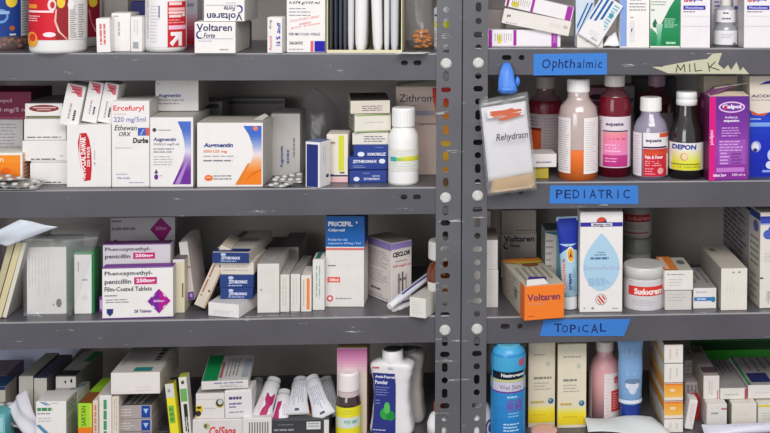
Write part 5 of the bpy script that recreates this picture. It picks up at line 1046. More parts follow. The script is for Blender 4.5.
def isoc(x0, x1): 
    w = x1-x0; X = lambda v: x0+(v-680.5)/29.5*w
    return [('t', 'iso', X(683.5), -6, X(692), 2.2, (200, 60, 80), {'shear': .2, 'bold': .02}), ('t', 'lipid', X(690), -4, X(702), 2.4, (80, 80, 180), {'bold': .02}), ('r', X(683), 5.6, X(705), 9.8, (55, 50, 160)), ('t', 'Monodoses', X(685), 6.3, X(703), 9, (190, 190, 235), {'bold': .02}), ('l', X(683), 11, X(699), 12.6, 1, (120, 115, 150), .6), ('r', X(682), 16, X(709), 16.3, (205, 200, 205)), ('r', X(681), 26, X(709.6), 26.4, (205, 200, 205))]
cR('white box with indigo bar, beside the green droplet box, top right shelf', 'R1', 680.5, 710, -30, .0, .045, pr=isoc(680.5, 710), col=(236, 230, 232), rz=0, cols={'right': (206, 200, 206)})
cR('dim white box with indigo print behind the small clear vials, top right shelf', 'R1', 711, 737, -30, .07, .04, col=(205, 200, 210), pr=[('l', 714, 0, 735, 12, 3, (110, 110, 160), .4)])
cR('dim box with brown mark and indigo bar between vials and right white box', 'R1', 733, 746, -30, .055, .05, col=(205, 196, 196), pr=[('r', 734, 6, 744, 9.8, (70, 65, 150)), ('e', 739.5, 22, 3, 4, (195, 130, 105)), ('e', 741, 27, 4.5, 2, (200, 125, 100)), ('l', 735, 11, 743, 13, 1, (120, 115, 150))])
v_1 = bottle('lower of two small white labelled vials stacked before the dim indigo box', 'R1', 725.3, 46.8, [
    ('bottle_body', mat((215, 215, 220), .15, 'glass', .45), [(11, 46.8), (12, 46), (12, 28), (10, 25.5), (9, 24)])], name='medicine_vial', labels=[('label', (236, 234, 236), 30, 44, 713.5, 737, 12.1, [('l', 721, 33, 733, 38, 3, (170, 168, 175), .3), ('e', 734, 43, 1.3, 1.3, (120, 120, 120))])])
zv = zat(24.3, v_1.location.x, v_1.location.y)
bottle('upper of two small white labelled vials standing on the lower vial', 'R1', 725.5, 23.8, [
    ('bottle_body', mat((215, 215, 220), .15, 'glass', .6), [(9, 23.8), (9.8, 22.5), (9.8, 9), (6, 6), (5, 5)]), ('screw_cap', P((225, 222, 215)), [(5.3, 6), (5.3, 0), (4.8, -1)])], z0=zv+.0005, Y=v_1.location.y, name='medicine_vial', labels=[('label', (236, 234, 236), 10, 22, 715.6, 735.5, 9.95, [('l', 723, 11.5, 731, 14, 1, (110, 105, 115), .6), ('l', 722, 17, 732, 19.5, 1, (110, 105, 115), .6)])])
cR('white box with indigo bar at the right frame edge, top right shelf', 'R1', 743.8, 774, -30, .0, .045, pr=isoc(744, 774), col=(236, 230, 232), cols={'left': (200, 192, 196)})

# =================================================================== RIGHT, SECOND SHELF
carton('pale yellow box low behind the hanging bag, second right shelf', 'R2', 531, 552.5, 165.5, None, Y=.05, d=.04, col=(200, 180, 70), pr=[]) if False else None
yb_ = cR('small olive yellow box under the white one beside the hanging bag', 'R2', 531.5, 548.5, 167.5, .028, .03, col=(190, 168, 60))
carton('small white box on the olive yellow one, beside the hanging bag', 'R2', 531, 556.5, 154.5, 166.7, Y=.022, z0=yb_[1]+.0006, d=.05, rz=4, col=(228, 220, 220), flap=False, pr=[('l', 536, 160, 552, 164, 1, (150, 145, 150), .4)], cols={'top': (216, 210, 208)})
LQ = lambda c, a=.75: mat(c, .1, 'glass', a)
bottle('dark red syrup bottle behind the hanging bag with grey cap', 'R2', 545, 168.5, [
    ('red_syrup', P((125, 26, 46), .25), [(16.5, 168.5), (18, 166), (18, 105), (15.6, 99.5)]),
    ('bottle_body', LQ((190, 150, 155), .35), [(15.6, 99.4), (15, 98), (9, 94), (8.5, 88)]),
    ('screw_cap', P((190, 178, 172)), [(9.5, 88), (10, 87), (10, 77), (9, 76)])], name='syrup_bottle',
    labels=[('label', (176, 162, 166), 112, 160, 527, 563.2, 18.15, [('r', 528, 127.5, 541, 148, (205, 85, 40)), ('r', 528, 125.5, 541, 128, (120, 20, 40)), ('l', 544, 115, 560, 155, 14, (150, 140, 145), .3), ('l', 530, 114, 540, 124, 3, (120, 110, 125), .3)])])
bottle('translucent bottle half full of orange liquid, second right shelf', 'R2', 577.8, 180.8, [
    ('orange_liquid', P((242, 122, 52), .2), [(17.5, 180.8), (19.7, 178), (19.8, 150), (19.8, 147.2)]),
    ('bottle_body', LQ((238, 216, 212), .55), [(19.8, 147), (19.8, 115), (18, 106), (12.5, 100), (10.8, 97), (10.6, 91)]),
    ('screw_cap', P((240, 236, 234)), [(11, 92), (11.6, 91), (11.4, 80), (10.4, 78.7)])], name='syrup_bottle',
    labels=[('back_label', (240, 232, 230), 115.5, 170, 558, 570.5, 19.95, [('l', 560, 118, 569.5, 168, 22, (190, 180, 182), .3)]), ('label', (242, 235, 232), 115.5, 170.5, 583.5, 597.6, 19.95, [('l', 585, 119, 596, 168, 22, (205, 196, 196), .3)])])
bottle('dark red syrup bottle with white cap and pink label, second right shelf', 'R2', 614, 177.5, [
    ('red_syrup', P((110, 12, 34), .12), [(14.5, 177.5), (16.3, 175), (16.3, 103), (14.3, 96)]),
    ('bottle_body', LQ((150, 90, 100), .4), [(14.3, 95.9), (14, 95), (8, 89), (7.3, 85)]),
    ('screw_cap', P((230, 222, 216)), [(10, 86), (10.5, 85), (10.3, 75.5), (9.5, 74.5)])], name='syrup_bottle',
    labels=[('label', (226, 215, 222), 114.8, 165, 599, 630.5, 16.45, [('t', 'equate', 605.5, 120.5, 623, 124.5, (60, 55, 90), {'bold': .02}), ('r', 603, 128.3, 627, 129.5, (50, 40, 90)), ('G', [(129.8, 603, 627, (235, 150, 150)), (137, 603, 627, (240, 130, 170)), (152, 603, 627, (232, 140, 190)), (153, 603, 627, (195, 60, 135)), (164, 603, 627, (190, 50, 130))]), ('l', 604.5, 135, 625, 138, 1, (190, 90, 60), .6), ('l', 605, 141, 622, 150, 3, (250, 205, 225), .35), ('l', 605, 154.5, 618, 160, 2, (240, 170, 210), .4), ('l', 599, 118, 602, 163, 18, (150, 140, 148), .35)])])
bottle('lavender tinted bottle with red fever medicine label, second right shelf', 'R2', 650.2, 179.5, [
    ('bottle_body', LQ((205, 195, 220), .45), [(15, 179.5), (17.2, 177.5), (17.2, 128), (15, 121), (10, 115), (9.3, 109)]),
    ('purple_liquid', P((150, 120, 175), .3), [(14.5, 179), (16.7, 177), (16.7, 150)]),
    ('screw_cap', P((244, 241, 240)), [(10.4, 111), (11, 110), (10.8, 98), (9.8, 97)])], name='syrup_bottle',
    labels=[('label', (238, 232, 234), 130.5, 173.5, 643, 667.8, 17.35, [('r', 659, 130.8, 667.4, 135, (220, 90, 60)), ('t', 'equate', 645.5, 136.5, 661, 140.5, (70, 65, 100), {'bold': .02}), ('r', 643.2, 144, 667.6, 145.6, (60, 30, 80)), ('r', 643.2, 146.2, 667.6, 173.3, (205, 35, 60)), ('G', [(146.4, 643.6, 667, (205, 60, 50)), (152, 643.6, 667, (225, 100, 45))]), ('t', 'Pain & Fever', 645, 152.5, 662.5, 156, (250, 225, 225), {'bold': .03}), ('l', 645, 157.5, 663, 163.5, 3, (245, 180, 180), .4), ('l', 645, 164.5, 656, 172, 3, (235, 150, 155), .4), ('e', 660, 168, 2.8, 3.2, (235, 170, 165))]),
            ('back_label', (236, 230, 234), 131, 173.5, 633, 641.5, 17.35, [('l', 634.5, 133, 640.5, 171, 15, (205, 198, 206), .35)])])
bottle('maroon syrup bottle further back with purple cap under the tape shark', 'R2', 656, 165.5, [
    ('bottle_body', LQ((140, 70, 85), .3), [(15, 165.5), (16.5, 163), (16.5, 104), (13, 96), (7.5, 91), (7, 85)]),
    ('red_syrup', P((100, 20, 40), .25), [(14, 165), (16, 163), (16, 104), (12, 97.5)]),
    ('screw_cap', P((172, 140, 158)), [(8.4, 86), (8.8, 85), (8.8, 76), (8, 74)])], name='syrup_bottle',
    labels=[('label', (150, 135, 140), 111, 158, 640, 673, 16.65, [('l', 642, 114, 670, 155, 12, (110, 95, 100), .35)])])
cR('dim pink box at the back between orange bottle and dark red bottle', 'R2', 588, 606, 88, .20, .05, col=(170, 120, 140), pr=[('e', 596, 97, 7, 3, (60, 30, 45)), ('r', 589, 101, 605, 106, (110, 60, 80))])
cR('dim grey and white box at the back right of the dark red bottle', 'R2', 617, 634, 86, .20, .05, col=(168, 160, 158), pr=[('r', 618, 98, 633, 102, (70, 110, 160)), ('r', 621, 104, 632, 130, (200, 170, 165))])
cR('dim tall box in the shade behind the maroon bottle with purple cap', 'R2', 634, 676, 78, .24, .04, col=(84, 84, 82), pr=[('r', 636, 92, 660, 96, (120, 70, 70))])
bottle('dark glass bottle with white and yellow Depon label, second right shelf', 'R2', 686, 179.6, [
    ('bottle_body', mat((40, 34, 32), .08, 'glass', .85), [(15.5, 179.6), (17.3, 177), (17.3, 141), (15.5, 128), (11, 117), (9.5, 110), (9.2, 103)]),
    ('screw_cap', P((240, 238, 236)), [(9.8, 105), (10.8, 104.3), (10.8, 99), (10.4, 98.6), (10.8, 98.2), (10.6, 92.5), (9.6, 91.5)])], name='syrup_bottle',
    labels=[('label', (236, 232, 228), 140.5, 167.5, 668.5, 703.4, 17.45, [('G', [(148, 668.7, 703.2, (236, 226, 205)), (156, 668.7, 703.2, (232, 228, 120)), (161, 668.7, 703.2, (226, 222, 50)), (167.3, 668.7, 703.2, (222, 220, 50))]), ('t', 'DEPON', 672, 142, 696, 147, (35, 55, 150), {'bold': .035, 'shear': .1}), ('e', 684, 154, 4, 4, (225, 160, 120)), ('e', 684.5, 153.7, 3, 3.1, (236, 215, 170)), ('r', 671, 161, 699, 162, (120, 120, 50)), ('l', 671, 163, 700, 165.5, 1, (170, 168, 50), .6)])])
# calpol box with open flaps
CPU = (105, 42, 135)
cp = carton('purple and pink Calpol box with open top flaps, second right shelf', 'R2', 708.5, 748.3, 96.5, 181, d=.055, rz=4, col=CPU, name='medicine_carton', flap=False, pr=[('G', [(97, 708.8, 748, (95, 45, 140)), (130, 708.8, 748, (130, 55, 160)), (150, 708.8, 748, (150, 70, 175)), (180, 708.8, 748, (135, 45, 150))]), ('r', 708.7, 97, 715, 181, (215, 30, 130)),
    ('e', 731, 107.5, 13.2, 5.6, (235, 190, 230)), ('e', 731, 107.5, 11.6, 4.3, (110, 60, 150)), ('t', 'Calpol', 721.5, 104.8, 740.5, 110, (240, 225, 245), {'bold': .04}), ('e', 724.5, 107.7, 1.8, 1.8, (210, 50, 90)),
    ('t', 'Infant', 724.5, 116.5, 737, 118.8, (225, 200, 235), {'bold': .02}), ('t', 'suspension', 723, 119.8, 738.5, 123, (240, 225, 245), {'bold': .03}), ('l', 721, 127, 741, 137.5, 4, (200, 150, 215), .45), ('r', 718, 140, 745, 165, (160, 85, 180)), ('l', 719, 140.5, 744, 152, 4, (215, 165, 225), .4), ('l', 720, 152, 729, 165.5, 4, (225, 180, 235), .4), ('l', 731, 153, 744, 165, 4, (100, 40, 125), .4), ('r', 716, 168, 744, 172.5, (195, 120, 205)), ('t', 'infant 2m+', 713, 174, 726, 177, (245, 215, 240), {'bold': .04}), ('t', '100 ml e', 732, 174, 745, 176.5, (240, 205, 235), {'bold': .02}), ('t', 'calpol', 709, 130, 713.5, 145, (250, 180, 220), {'rot': 270, 'bold': .03})],
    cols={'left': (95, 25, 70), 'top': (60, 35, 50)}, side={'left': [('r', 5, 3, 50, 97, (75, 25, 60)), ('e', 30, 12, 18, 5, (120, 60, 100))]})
w_, h_2, d_2 = [cp[0][k] for k in ('_w', '_h', '_d')]
def flap_(pts, m, nm, par, th=.0006):
    b = MB(); n = len(pts); P_ = [Vector(p) for p in pts]; nn = (P_[1]-P_[0]).cross(P_[2]-P_[0]).normalized()*th
    b.add([tuple(p) for p in P_]+[tuple(p+nn) for p in P_], [tuple(reversed(range(n))), tuple(range(n, 2*n))]+[(i, (i+1) % n, n+(i+1) % n, n+i) for i in range(n)], m); return b.build(nm, par)
flap_([(0, 0, h_2), (w_, 0, h_2), (w_*.98, d_2*.5, h_2+.004), (w_*.4, d_2*.45, h_2+.006), (.002, d_2*.3, h_2+.002)], mat((222, 200, 180), .6), 'open_flap', cp[0])
flap_([(0, .001, h_2), (w_*.3, .008, h_2+.010), (w_*.75, .02, h_2+.016), (w_*.7, d_2*.8, h_2+.016), (w_*.25, d_2*.7, h_2+.012), (0, d_2*.6, h_2)], mat((130, 80, 125), .5), 'side_flap', cp[0])
flap_([(w_*.25, d_2*.5, h_2+.010), (w_*.9, d_2*.4, h_2+.018), (w_*1.3, d_2*.55, h_2+.019), (w_*1.25, d_2*.75, h_2+.018), (w_*.3, d_2*.75, h_2+.012)], mat((222, 205, 190), .6), 'tuck_flap', cp[0])
cR('beige tall box behind the open purple and pink box, second right shelf', 'R2', 703, 736.5, 76, .075, .05, col=(196, 180, 158))
carton('dim red box between the dark glass bottle and the Calpol box', 'R2', 695, 706, 95, None, Y=.08, d=.04, col=(140, 40, 30), cols={}) if False else None
cR('narrow dark red box glimpsed between dark glass bottle and purple pink box', 'R2', 693, 702.5, 100, .085, .03, col=(120, 38, 30))
cR('white and blue box with curved band at the right frame edge, second right shelf', 'R2', 748.8, 788, 76, .028, .05, col=(226, 214, 200), rz=0, pr=[('p', [(749, 110), (758, 114), (770, 112), (776, 106), (787.8, 100), (787.8, 180), (749, 180)], (30, 60, 180)), ('p', [(749, 110), (758, 114), (768, 112.5), (763, 116), (752, 115)], (210, 90, 60)), ('G', [(116, 749, 787, (40, 75, 200)), (140, 749, 787, (28, 50, 185)), (176, 749, 787, (25, 40, 170))]), ('p', [(757.5, 85), (765, 81.5), (775, 80), (775, 83.5), (766, 84)], (45, 35, 150)), ('t', 'ACOSOL', 750, 94.5, 782, 97.5, (110, 100, 130), {'bold': .03}), ('l', 750, 99, 775, 101, 1, (170, 160, 160)), ('r', 749.2, 122.5, 787, 126.5, (130, 165, 230)), ('l', 749.5, 118, 762, 120, 1, (170, 190, 235), .6),
    ('e', 755.5, 146.5, 5, 5.5, (160, 170, 220)), ('e', 755, 147, 3.6, 4.2, (225, 225, 240)), ('e', 754.8, 150, 2.2, 1.8, (60, 50, 110)), ('e', 772, 155, 5, 6, (190, 205, 240)), ('e', 770, 165, 4.5, 4, (215, 225, 245)), ('r', 762, 170, 787, 172.3, (140, 165, 230))])
# hanging sachet bag with blue glove tie
zr2 = SH['R2']
root = empty('hanging_bag', atp(506, 66, -.010)); tag(root, 'clear zip bag marked Rehydration hanging from the shelf edge by a knotted blue glove', 'bag')
r0 = root.location.copy()
def hang(name, pts, Y0, Y1, m, bulge=.003, n=12, thick=.0004):
    Ys = [Y0, Y0, Y1, Y1]
    o = sheet('x', [atp(x, y, Yk) for (x, y), Yk in zip(pts, Ys)], thick, m, name, None, bulge=bulge, n=n); o.location = o.location-r0; o.parent = root; del o['label']; return o
PAPW = mat((232, 228, 230), .55, 'paper')
hang('bag_back', [(487.5, 195), (537, 188.5), (527.5, 92), (479, 101)], -.012, -.009, mat((226, 226, 224), .2, 'film', .06), .001)
ins = hang('paper_insert', [(488.5, 182), (533.5, 174.5), (525.5, 101), (481, 108)], -.018, -.015, PAPW, .003)
hang('sandy_powder', [(490.5, 193.5), (535.5, 187.5), (533.5, 173), (492, 180)], -.020, -.017, mat((190, 155, 105), .7), .003, 8, .004)
hang('orange_print_sachet', [(487, 119), (524.5, 115), (524, 107.5), (486, 111)], -.0235, -.0225, PAPW, .001, 8, .0006)
hang('bag_front', [(487.3, 196), (537.2, 189.5), (527.7, 91), (478.5, 100)], -.029, -.019, mat((232, 232, 230), .2, 'film', .06), .004)
let = MB()
def cv(x, y): p = atp(x, y, -.0245)-r0; return p.x, p.z
emit([('t', 'Rehydratn', 496, 133.5, 527.5, 142.5, (35, 30, 40), {'shear': .15, 'slope': 3.5, 'bold': -.002})], cv, lambda a, z, l: (a, -.0225-l, z), MB(), let); let.build('handwriting', root)
pan = MB(); OB = (205, 105, 75)
emit([('p', [(489, 114.5), (500, 110.5), (521, 108.5), (522, 110.5), (510, 113), (523, 112), (512, 116), (506, 120.5), (502, 118), (508, 115), (495, 117.5)], OB), ('p', [(490, 113.2), (489.5, 111.5), (505, 109.8), (512, 107.8), (514, 109), (503, 111.5)], OB), ('p', [(498, 118.7), (507, 117), (519, 113.5), (521, 115), (508, 119.3), (500, 121)], OB), ('p', [(492, 115.9), (501, 114.6), (506, 115.2), (494, 117.9)], (215, 130, 100))], cv, lambda a, z, l: (a, -.0245+.0095-l, z), pan, MB()); pan.build('orange_marks', root)
GLV = mat((72, 130, 218), .45, 'plastic')
b = MB(); rows = []
pts = [(506.5, 62.5, 2.8, -.004), (506.5, 65.5, 4.6, -.010), (506.2, 71, 6.4, -.014), (506.5, 78, 7.3, -.017), (507.5, 85, 8.6, -.019), (508, 90, 9.8, -.020), (508, 93.5, 7, -.021)]
vs = []; fs = []; n = 24; k_ = F/FPX
for j, (px, py, hw, Y) in enumerate(pts):
    c = atp(px, py, Y)-r0
    for i in range(n):
        a = 2*math.pi*i/n; w = 1+.10*math.sin(5*a+j*1.1)+.06*math.sin(9*a-j)
        vs.append((c.x+hw*k_*w*math.cos(a), c.y+hw*k_*.5*w*math.sin(a), c.z))
for j in range(len(pts)-1):
    for i in range(n): q = (i+1) % n; fs.append((j*n+i, (j+1)*n+i, (j+1)*n+q, j*n+q))
fs += [tuple(range(n)), tuple(reversed(range(len(vs)-n, len(vs))))]
b.add(vs, fs, GLV, True)
c = atp(517.5, 81.5, -.018)-r0; v2, f2 = blob(tuple(c), .0055, GLV, sz=1.5, sx=.7, amp=.15, n=10); b.add(v2, f2, GLV, True)
c = atp(508, 89.5, -.023)-r0; v2, f2 = blob(tuple(c), .0125, GLV, sz=.42, sx=1.1, sy=.55, amp=.12, n=12); b.add(v2, f2, GLV, True)
b.build('blue_glove_tie', root)

# =================================================================== RIGHT, THIRD SHELF
u1 = cR('lower plain white box beside the post, third right shelf', 'R3', 467, 498, 270.5, .05, .09, col=(226, 222, 218))
carton('upper plain white box beside the post, third right shelf', 'R3', 467, 497.6, 240.5, 269, Y=.052, z0=u1[1]+.0006, d=.09, col=(226, 222, 218), cols={'top': (165, 155, 145)})
cR('narrow cream box standing highest behind the post, third right shelf', 'R3', 474, 490.3, 211, .152, .04, col=(214, 202, 182))
t1 = cR('lower dim Voltaren box at the back of the third right shelf', 'R3', 501, 536.2, 234, .235, .06, col=(226, 216, 210), pr=[('t', 'Voltaren', 503.5, 236, 534, 242, (52, 52, 66), {'bold': .02}), ('t', 'Forte', 510, 244, 519.5, 247.5, (60, 60, 80), {'bold': .02, 'shear': .25}), ('e', 506, 246, 3, 3.4, (60, 60, 90)), ('e', 507, 245.6, 2.7, 2.5, (226, 216, 210)), ('l', 524, 257, 534, 259.5, 1, (110, 105, 110), .6)])
carton('upper dim Voltaren box stacked at the back of the third right shelf', 'R3', 501.3, 536, 210.5, 233.4, Y=.236, z0=t1[1]+.0005, d=.06, col=(216, 204, 196), pr=[('r', 516, 230, 534, 230.7, (120, 110, 110))])
vo = carton('open orange ended Voltaren box jutting over the third right shelf edge', 'R3', 524.5, 564, 286.5, 321, Y=-.024, d=.165, rz=11, col=(246, 128, 42), flap=False, pr=[('t', 'Voltaren', 527, 295, 560, 302, (130, 60, 90), {'bold': .02}), ('t', 'Emulgel', 528, 303.5, 544, 306.5, (225, 150, 120), {'bold': .01}), ('l', 528, 316, 536, 318, 1, (190, 90, 40))],
    cols={'left': (200, 190, 175), 'right': (215, 200, 180), 'top': (196, 188, 172)}, side={'left': [('r', 82, 0, 100, 100, (240, 110, 30)), ('l', 5, 10, 75, 90, 7, (150, 145, 135), .3), ('e', 62, 50, 6, 18, (120, 130, 110))], 'top': [('l', 8, 35, 92, 95, 5, (150, 146, 138), .3, True), ('G', [(0, 1, 99, (245, 130, 45)), (12, 1, 99, (242, 170, 60)), (20, 30, 99, (225, 205, 70))]), ('e', 60, 26, 22, 6, (140, 80, 50))]})
w_, h_2, d_2 = [vo[0][k] for k in ('_w', '_h', '_d')]
flap_([(w_*.05, .001, h_2), (w_*.6, .001, h_2+.001), (w_*.55, .016, h_2+.006), (w_*.12, .018, h_2+.005)], mat((238, 232, 226), .5), 'torn_tab', vo[0])
flap_([(w_*.08, .012, h_2+.0015), (w_*.58, .010, h_2+.0025), (w_*.62, .022, h_2+.007), (w_*.2, .026, h_2+.008)], mat((60, 40, 110), .5), 'torn_tab', vo[0])
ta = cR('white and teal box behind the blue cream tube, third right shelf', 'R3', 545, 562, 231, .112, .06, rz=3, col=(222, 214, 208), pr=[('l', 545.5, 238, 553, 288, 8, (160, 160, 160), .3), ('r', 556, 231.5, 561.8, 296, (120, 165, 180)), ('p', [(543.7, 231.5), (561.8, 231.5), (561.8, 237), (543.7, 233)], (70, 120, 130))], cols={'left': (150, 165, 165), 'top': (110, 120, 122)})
# blue tube standing on its cap
X = xat(570, SH['R3'], .040); Zt = SH['R3']
ztop = zat(217.5, X, .040)
tube_obj('blue and white hydrocortisone cream tube standing on its white cap, third right shelf', (X, .040, Zt+.0005), (X-.006, .042, ztop), .0145, .85, (170, 205, 225), (234, 232, 234), zat(296, X, .04)-Zt, up=Vector((0, -1, 0)), w_end=1.30, capr=.88, kind='plastic',
    z_print=[('r', 72, -75, 99, 75, (30, 50, 160)), ('p', [(60, -75), (72, -75), (72, 75), (64, 75), (70, 0)], (30, 50, 160)), ('e', 60, 10, 9, 26, (225, 220, 200)), ('e', 60, 12, 7, 20, (230, 165, 50)), ('p', [(56, 0), (64, 12), (57, 30)], (60, 40, 90)), ('r', 20, -55, 52, -25, (225, 200, 190)), ('t', 'Hydrocortisone', 21, -50, 56, -20, (190, 30, 50), {'bold': .02, 'rot': 0}), ('t', 'cream', 22, -5, 40, 12, (40, 60, 120), {'bold': .02}), ('l', 20, 15, 50, 45, 3, (110, 150, 180), .3)])
MA = [('r', 579.8, 222.6, 621.8, 226.8, (55, 50, 160)), ('e', 601, 222.3, 5, 5, (60, 40, 110)), ('p', [(596.5, 222.5), (597.5, 219), (600.5, 217.3), (603.5, 218), (605, 221), (600, 222.3)], (220, 80, 50)), ('r', 590.5, 223.3, 611.5, 226.2, (235, 232, 236)), ('t', 'Master-Aid', 592.5, 223.7, 610, 225.8, (80, 60, 80), {'bold': .03})]
drop = []
for t in range(0, 25):
    a = 2*math.pi*t/24; s = math.sin(a/2); drop.append((601-18.6*math.sin(a)*s, 0))
dp = [(601, 233)]+[(601+19*math.sin(t*math.pi/14)*(1 if 1 else 0)*max(0, 1)*math.sin(min(1, t/9)*math.pi/2)**1.1 if t < 14 else 601, 233+58*(1-math.cos(t*math.pi/14))/2) for t in range(1, 14)]+[(601, 291)]
dp = dp+[(1202-x, y) for x, y in reversed(dp[1:-1])]
MA += [('p', [(x, y) for x, y in dp], (176, 208, 230)), ('l', 597, 251.8, 606, 253.4, 1, (110, 140, 175), .7), ('l', 594, 254, 609, 256, 1, (110, 140, 175), .7), ('l', 590, 257, 612, 259.8, 1, (80, 120, 165), .8), ('t', 'DermActive', 584, 265.5, 619, 270, (168, 172, 200), {'bold': -.012}), ('l', 588, 278, 613, 286, 4, (120, 160, 200), .35),
    ('e', 601, 299.5, 5.6, 5.6, (170, 160, 160)), ('e', 601, 299.5, 4.9, 4.9, (235, 230, 226)), ('p', [(597.5, 296.5), (599, 295.6), (604.5, 302.5), (603, 303.6)], (200, 60, 50)), ('p', [(601, 295.2), (602.8, 295.5), (605.4, 299), (604.5, 300.5)], (200, 60, 50)), ('p', [(596.8, 299), (597.4, 298.2), (601.5, 303.4), (600, 303.8)], (200, 60, 50)), ('l', 583.5, 307, 586, 309, 1, GREY), ('e', 592.5, 308, 1.3, 1.2, GREY), ('l', 612, 307.5, 618.5, 309, 1, GREY)]
cR('white box with large pale blue droplet, third right shelf', 'R3', 579.6, 622.2, 212.3, .016, .05, pr=MA, rz=0, cols={'right': (200, 196, 192)})
SUD = (222, 60, 50)
def jar(label, cx, yb, hw, ylid0, ylid1, colr, lidc, text, Y=None, z0=None, yt=(281, 291), tint=(214, 208, 210)):
    return bottle(label, 'R3', cx, yb, [('jar_body', P(colr), [(hw*.93, yb), (hw*.985, yb-1.5), (hw*.985, ylid0+.5)]), ('lid', P(lidc, .3), [(hw, ylid0+.5), (hw*1.03, ylid0), (hw*1.03, ylid1+1.2), (hw*.98, ylid1)])], name='cream_jar', cat='jar', Y=Y, z0=z0,
        labels=[('label', tint, ylid0+2.5, yb-3.5, cx-hw, cx+hw, hw*1.0, [('r', cx-hw*.72, yt[0], cx+hw*.96, yt[1], SUD if colr[0] > 200 else (150, 45, 45)), ('t', text, cx-hw*.45, yt[0]+2, cx+hw*.93, yt[1]-1.2, (250, 235, 232), {'bold': .04}), ('l', cx-hw*.55, yt[1]+4, cx+hw*.7, yt[1]+11, 3, (185, 178, 190), .3), ('l', cx-hw*.9, yt[0]-6, cx-hw*.5, yt[0]-4, 1, (190, 185, 190))])])
jar('white cream jar with red Sudocrem band, front of third right shelf', 643.5, 311, 20.5, 274, 263.5, (228, 226, 224), (205, 204, 200), 'Sudocrem', yt=(281.5, 291.5))
j1 = jar('lower dim cream jar stacked behind the droplet box', 636, 277, 14.8, 245, 236, (158, 156, 150), (140, 140, 134), '', Y=.18, yt=(251, 258)) if False else None
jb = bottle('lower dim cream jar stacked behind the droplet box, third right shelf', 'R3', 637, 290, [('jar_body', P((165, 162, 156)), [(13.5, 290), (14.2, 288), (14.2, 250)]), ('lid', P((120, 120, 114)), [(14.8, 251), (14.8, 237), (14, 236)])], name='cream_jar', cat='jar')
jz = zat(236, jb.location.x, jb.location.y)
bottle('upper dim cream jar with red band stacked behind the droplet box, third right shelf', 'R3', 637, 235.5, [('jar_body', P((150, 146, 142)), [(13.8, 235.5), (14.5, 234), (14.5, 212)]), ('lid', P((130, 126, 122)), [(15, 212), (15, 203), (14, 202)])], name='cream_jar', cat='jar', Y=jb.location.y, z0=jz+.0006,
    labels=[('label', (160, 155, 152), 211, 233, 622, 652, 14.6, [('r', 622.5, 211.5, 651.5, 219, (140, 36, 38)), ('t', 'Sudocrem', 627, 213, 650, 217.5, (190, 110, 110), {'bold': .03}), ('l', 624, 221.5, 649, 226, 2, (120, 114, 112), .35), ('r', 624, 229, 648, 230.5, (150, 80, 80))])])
y1_ = cR('lower small white box of two beside the cream jar, third right shelf', 'R3', 665, 691.5, 291, .020, .06, col=(214, 208, 202), pr=[('l', 668, 293, 686, 302, 3, (195, 188, 184), .3)])
carton('upper small white box with orange topped half beside the cream jar', 'R3', 664.3, 693, 270.8, 289.6, Y=.018, z0=y1_[1]+.0012, d=.085, col=(232, 226, 220), pr=[('l', 667, 273.5, 690, 275.5, 1, (170, 150, 150)), ('l', 669, 278, 684, 286, 3, (205, 190, 190), .3)], side={'top': [('r', 0, 0, 48, 100, (215, 125, 55)), ('r', 5, 5, 20, 95, (235, 180, 150)), ('e', 74, 45, 14, 16, (100, 100, 100))]}, cols={'top': (190, 184, 170)})
cR('low white box with blue logo bar between small boxes and tall cream box', 'R3', 693.3, 716.3, 288.3, .026, .13, col=(232, 228, 224), pr=[('r', 694, 297.3, 714.5, 301, (70, 120, 185)), ('e', 713, 299.6, 2.3, 2.8, (50, 130, 170)), ('l', 697, 298, 709, 300.3, 1, (200, 225, 240), .6), ('l', 696, 291, 710, 293.5, 1, (190, 175, 195))], side={'top': [('l', 8, 10, 92, 90, 3, (120, 115, 120), .35, True)]}, cols={'top': (160, 152, 150)})
cR('tall plain cream box receding to the back, right part of third right shelf', 'R3', 720.8, 747, 268.8, .014, .155, rz=1, col=(232, 225, 214), pr=[('e', 733, 272.7, 1.4, .9, (170, 160, 150)), ('e', 739, 272.5, 1.3, 1, (150, 145, 150)), ('l', 725, 283, 735, 300, 3, (225, 218, 210), .3, True)], side={'top': [('e', 28, 22, 10, 5, (110, 105, 100)), ('e', 36, 27, 6, 3, (110, 105, 100))]}, cols={'left': (170, 160, 150), 'top': (200, 190, 178)})
rb = cR('large white box with blue bands at the right frame edge, third right shelf', 'R3', 757.5, 795, 212.5, .010, .020, rz=0, col=(230, 222, 214)) if False else None
corner_carton('large white box with blue bands at the right frame edge, third right shelf', 759.5, 309, 'R3', 213, 749, 800, 3, (230, 222, 214), {
    'left': [('r', 0, 1.5, 100, 9, (50, 70, 140)), ('e', 60, 17, 24, 6, (90, 100, 160)), ('l', 8, 27, 92, 60, 5, (140, 136, 130), .4), ('l', 8, 66, 92, 95, 4, (150, 146, 140), .4)],
    'front': [('r', 0, 6, 100, 11.5, (60, 75, 175)), ('r', 0, 1.5, 100, 4, (228, 215, 205)), ('r', 0, 4, 100, 6.5, (45, 55, 150)), ('r', 0, 11.5, 100, 13, (160, 170, 215)), ('e', 20, 23, 13, 5, (80, 100, 190)), ('e', 26, 18.5, 7, 4, (80, 100, 190)), ('l', 10, 42, 60, 52, 4, (200, 195, 190), .3), ('r', 0, 67.5, 8, 69, (60, 55, 60)), ('l', 16, 82, 30, 95, 4, (150, 146, 142), .4, True)]}, cols={'left': (200, 192, 184), 'top': (205, 200, 190)})
cR('large box with rows of small print receding at the back right of the third shelf', 'R3', 748.6, 800, 211, .088, .195, col=(176, 168, 166), side={'left': [('l', 3, 4, 97, 60, 9, (96, 90, 96), .4), ('l', 3, 62, 97, 97, 5, (130, 124, 128), .35)]}, cols={'left': (170, 162, 164), 'top': (90, 86, 84)})

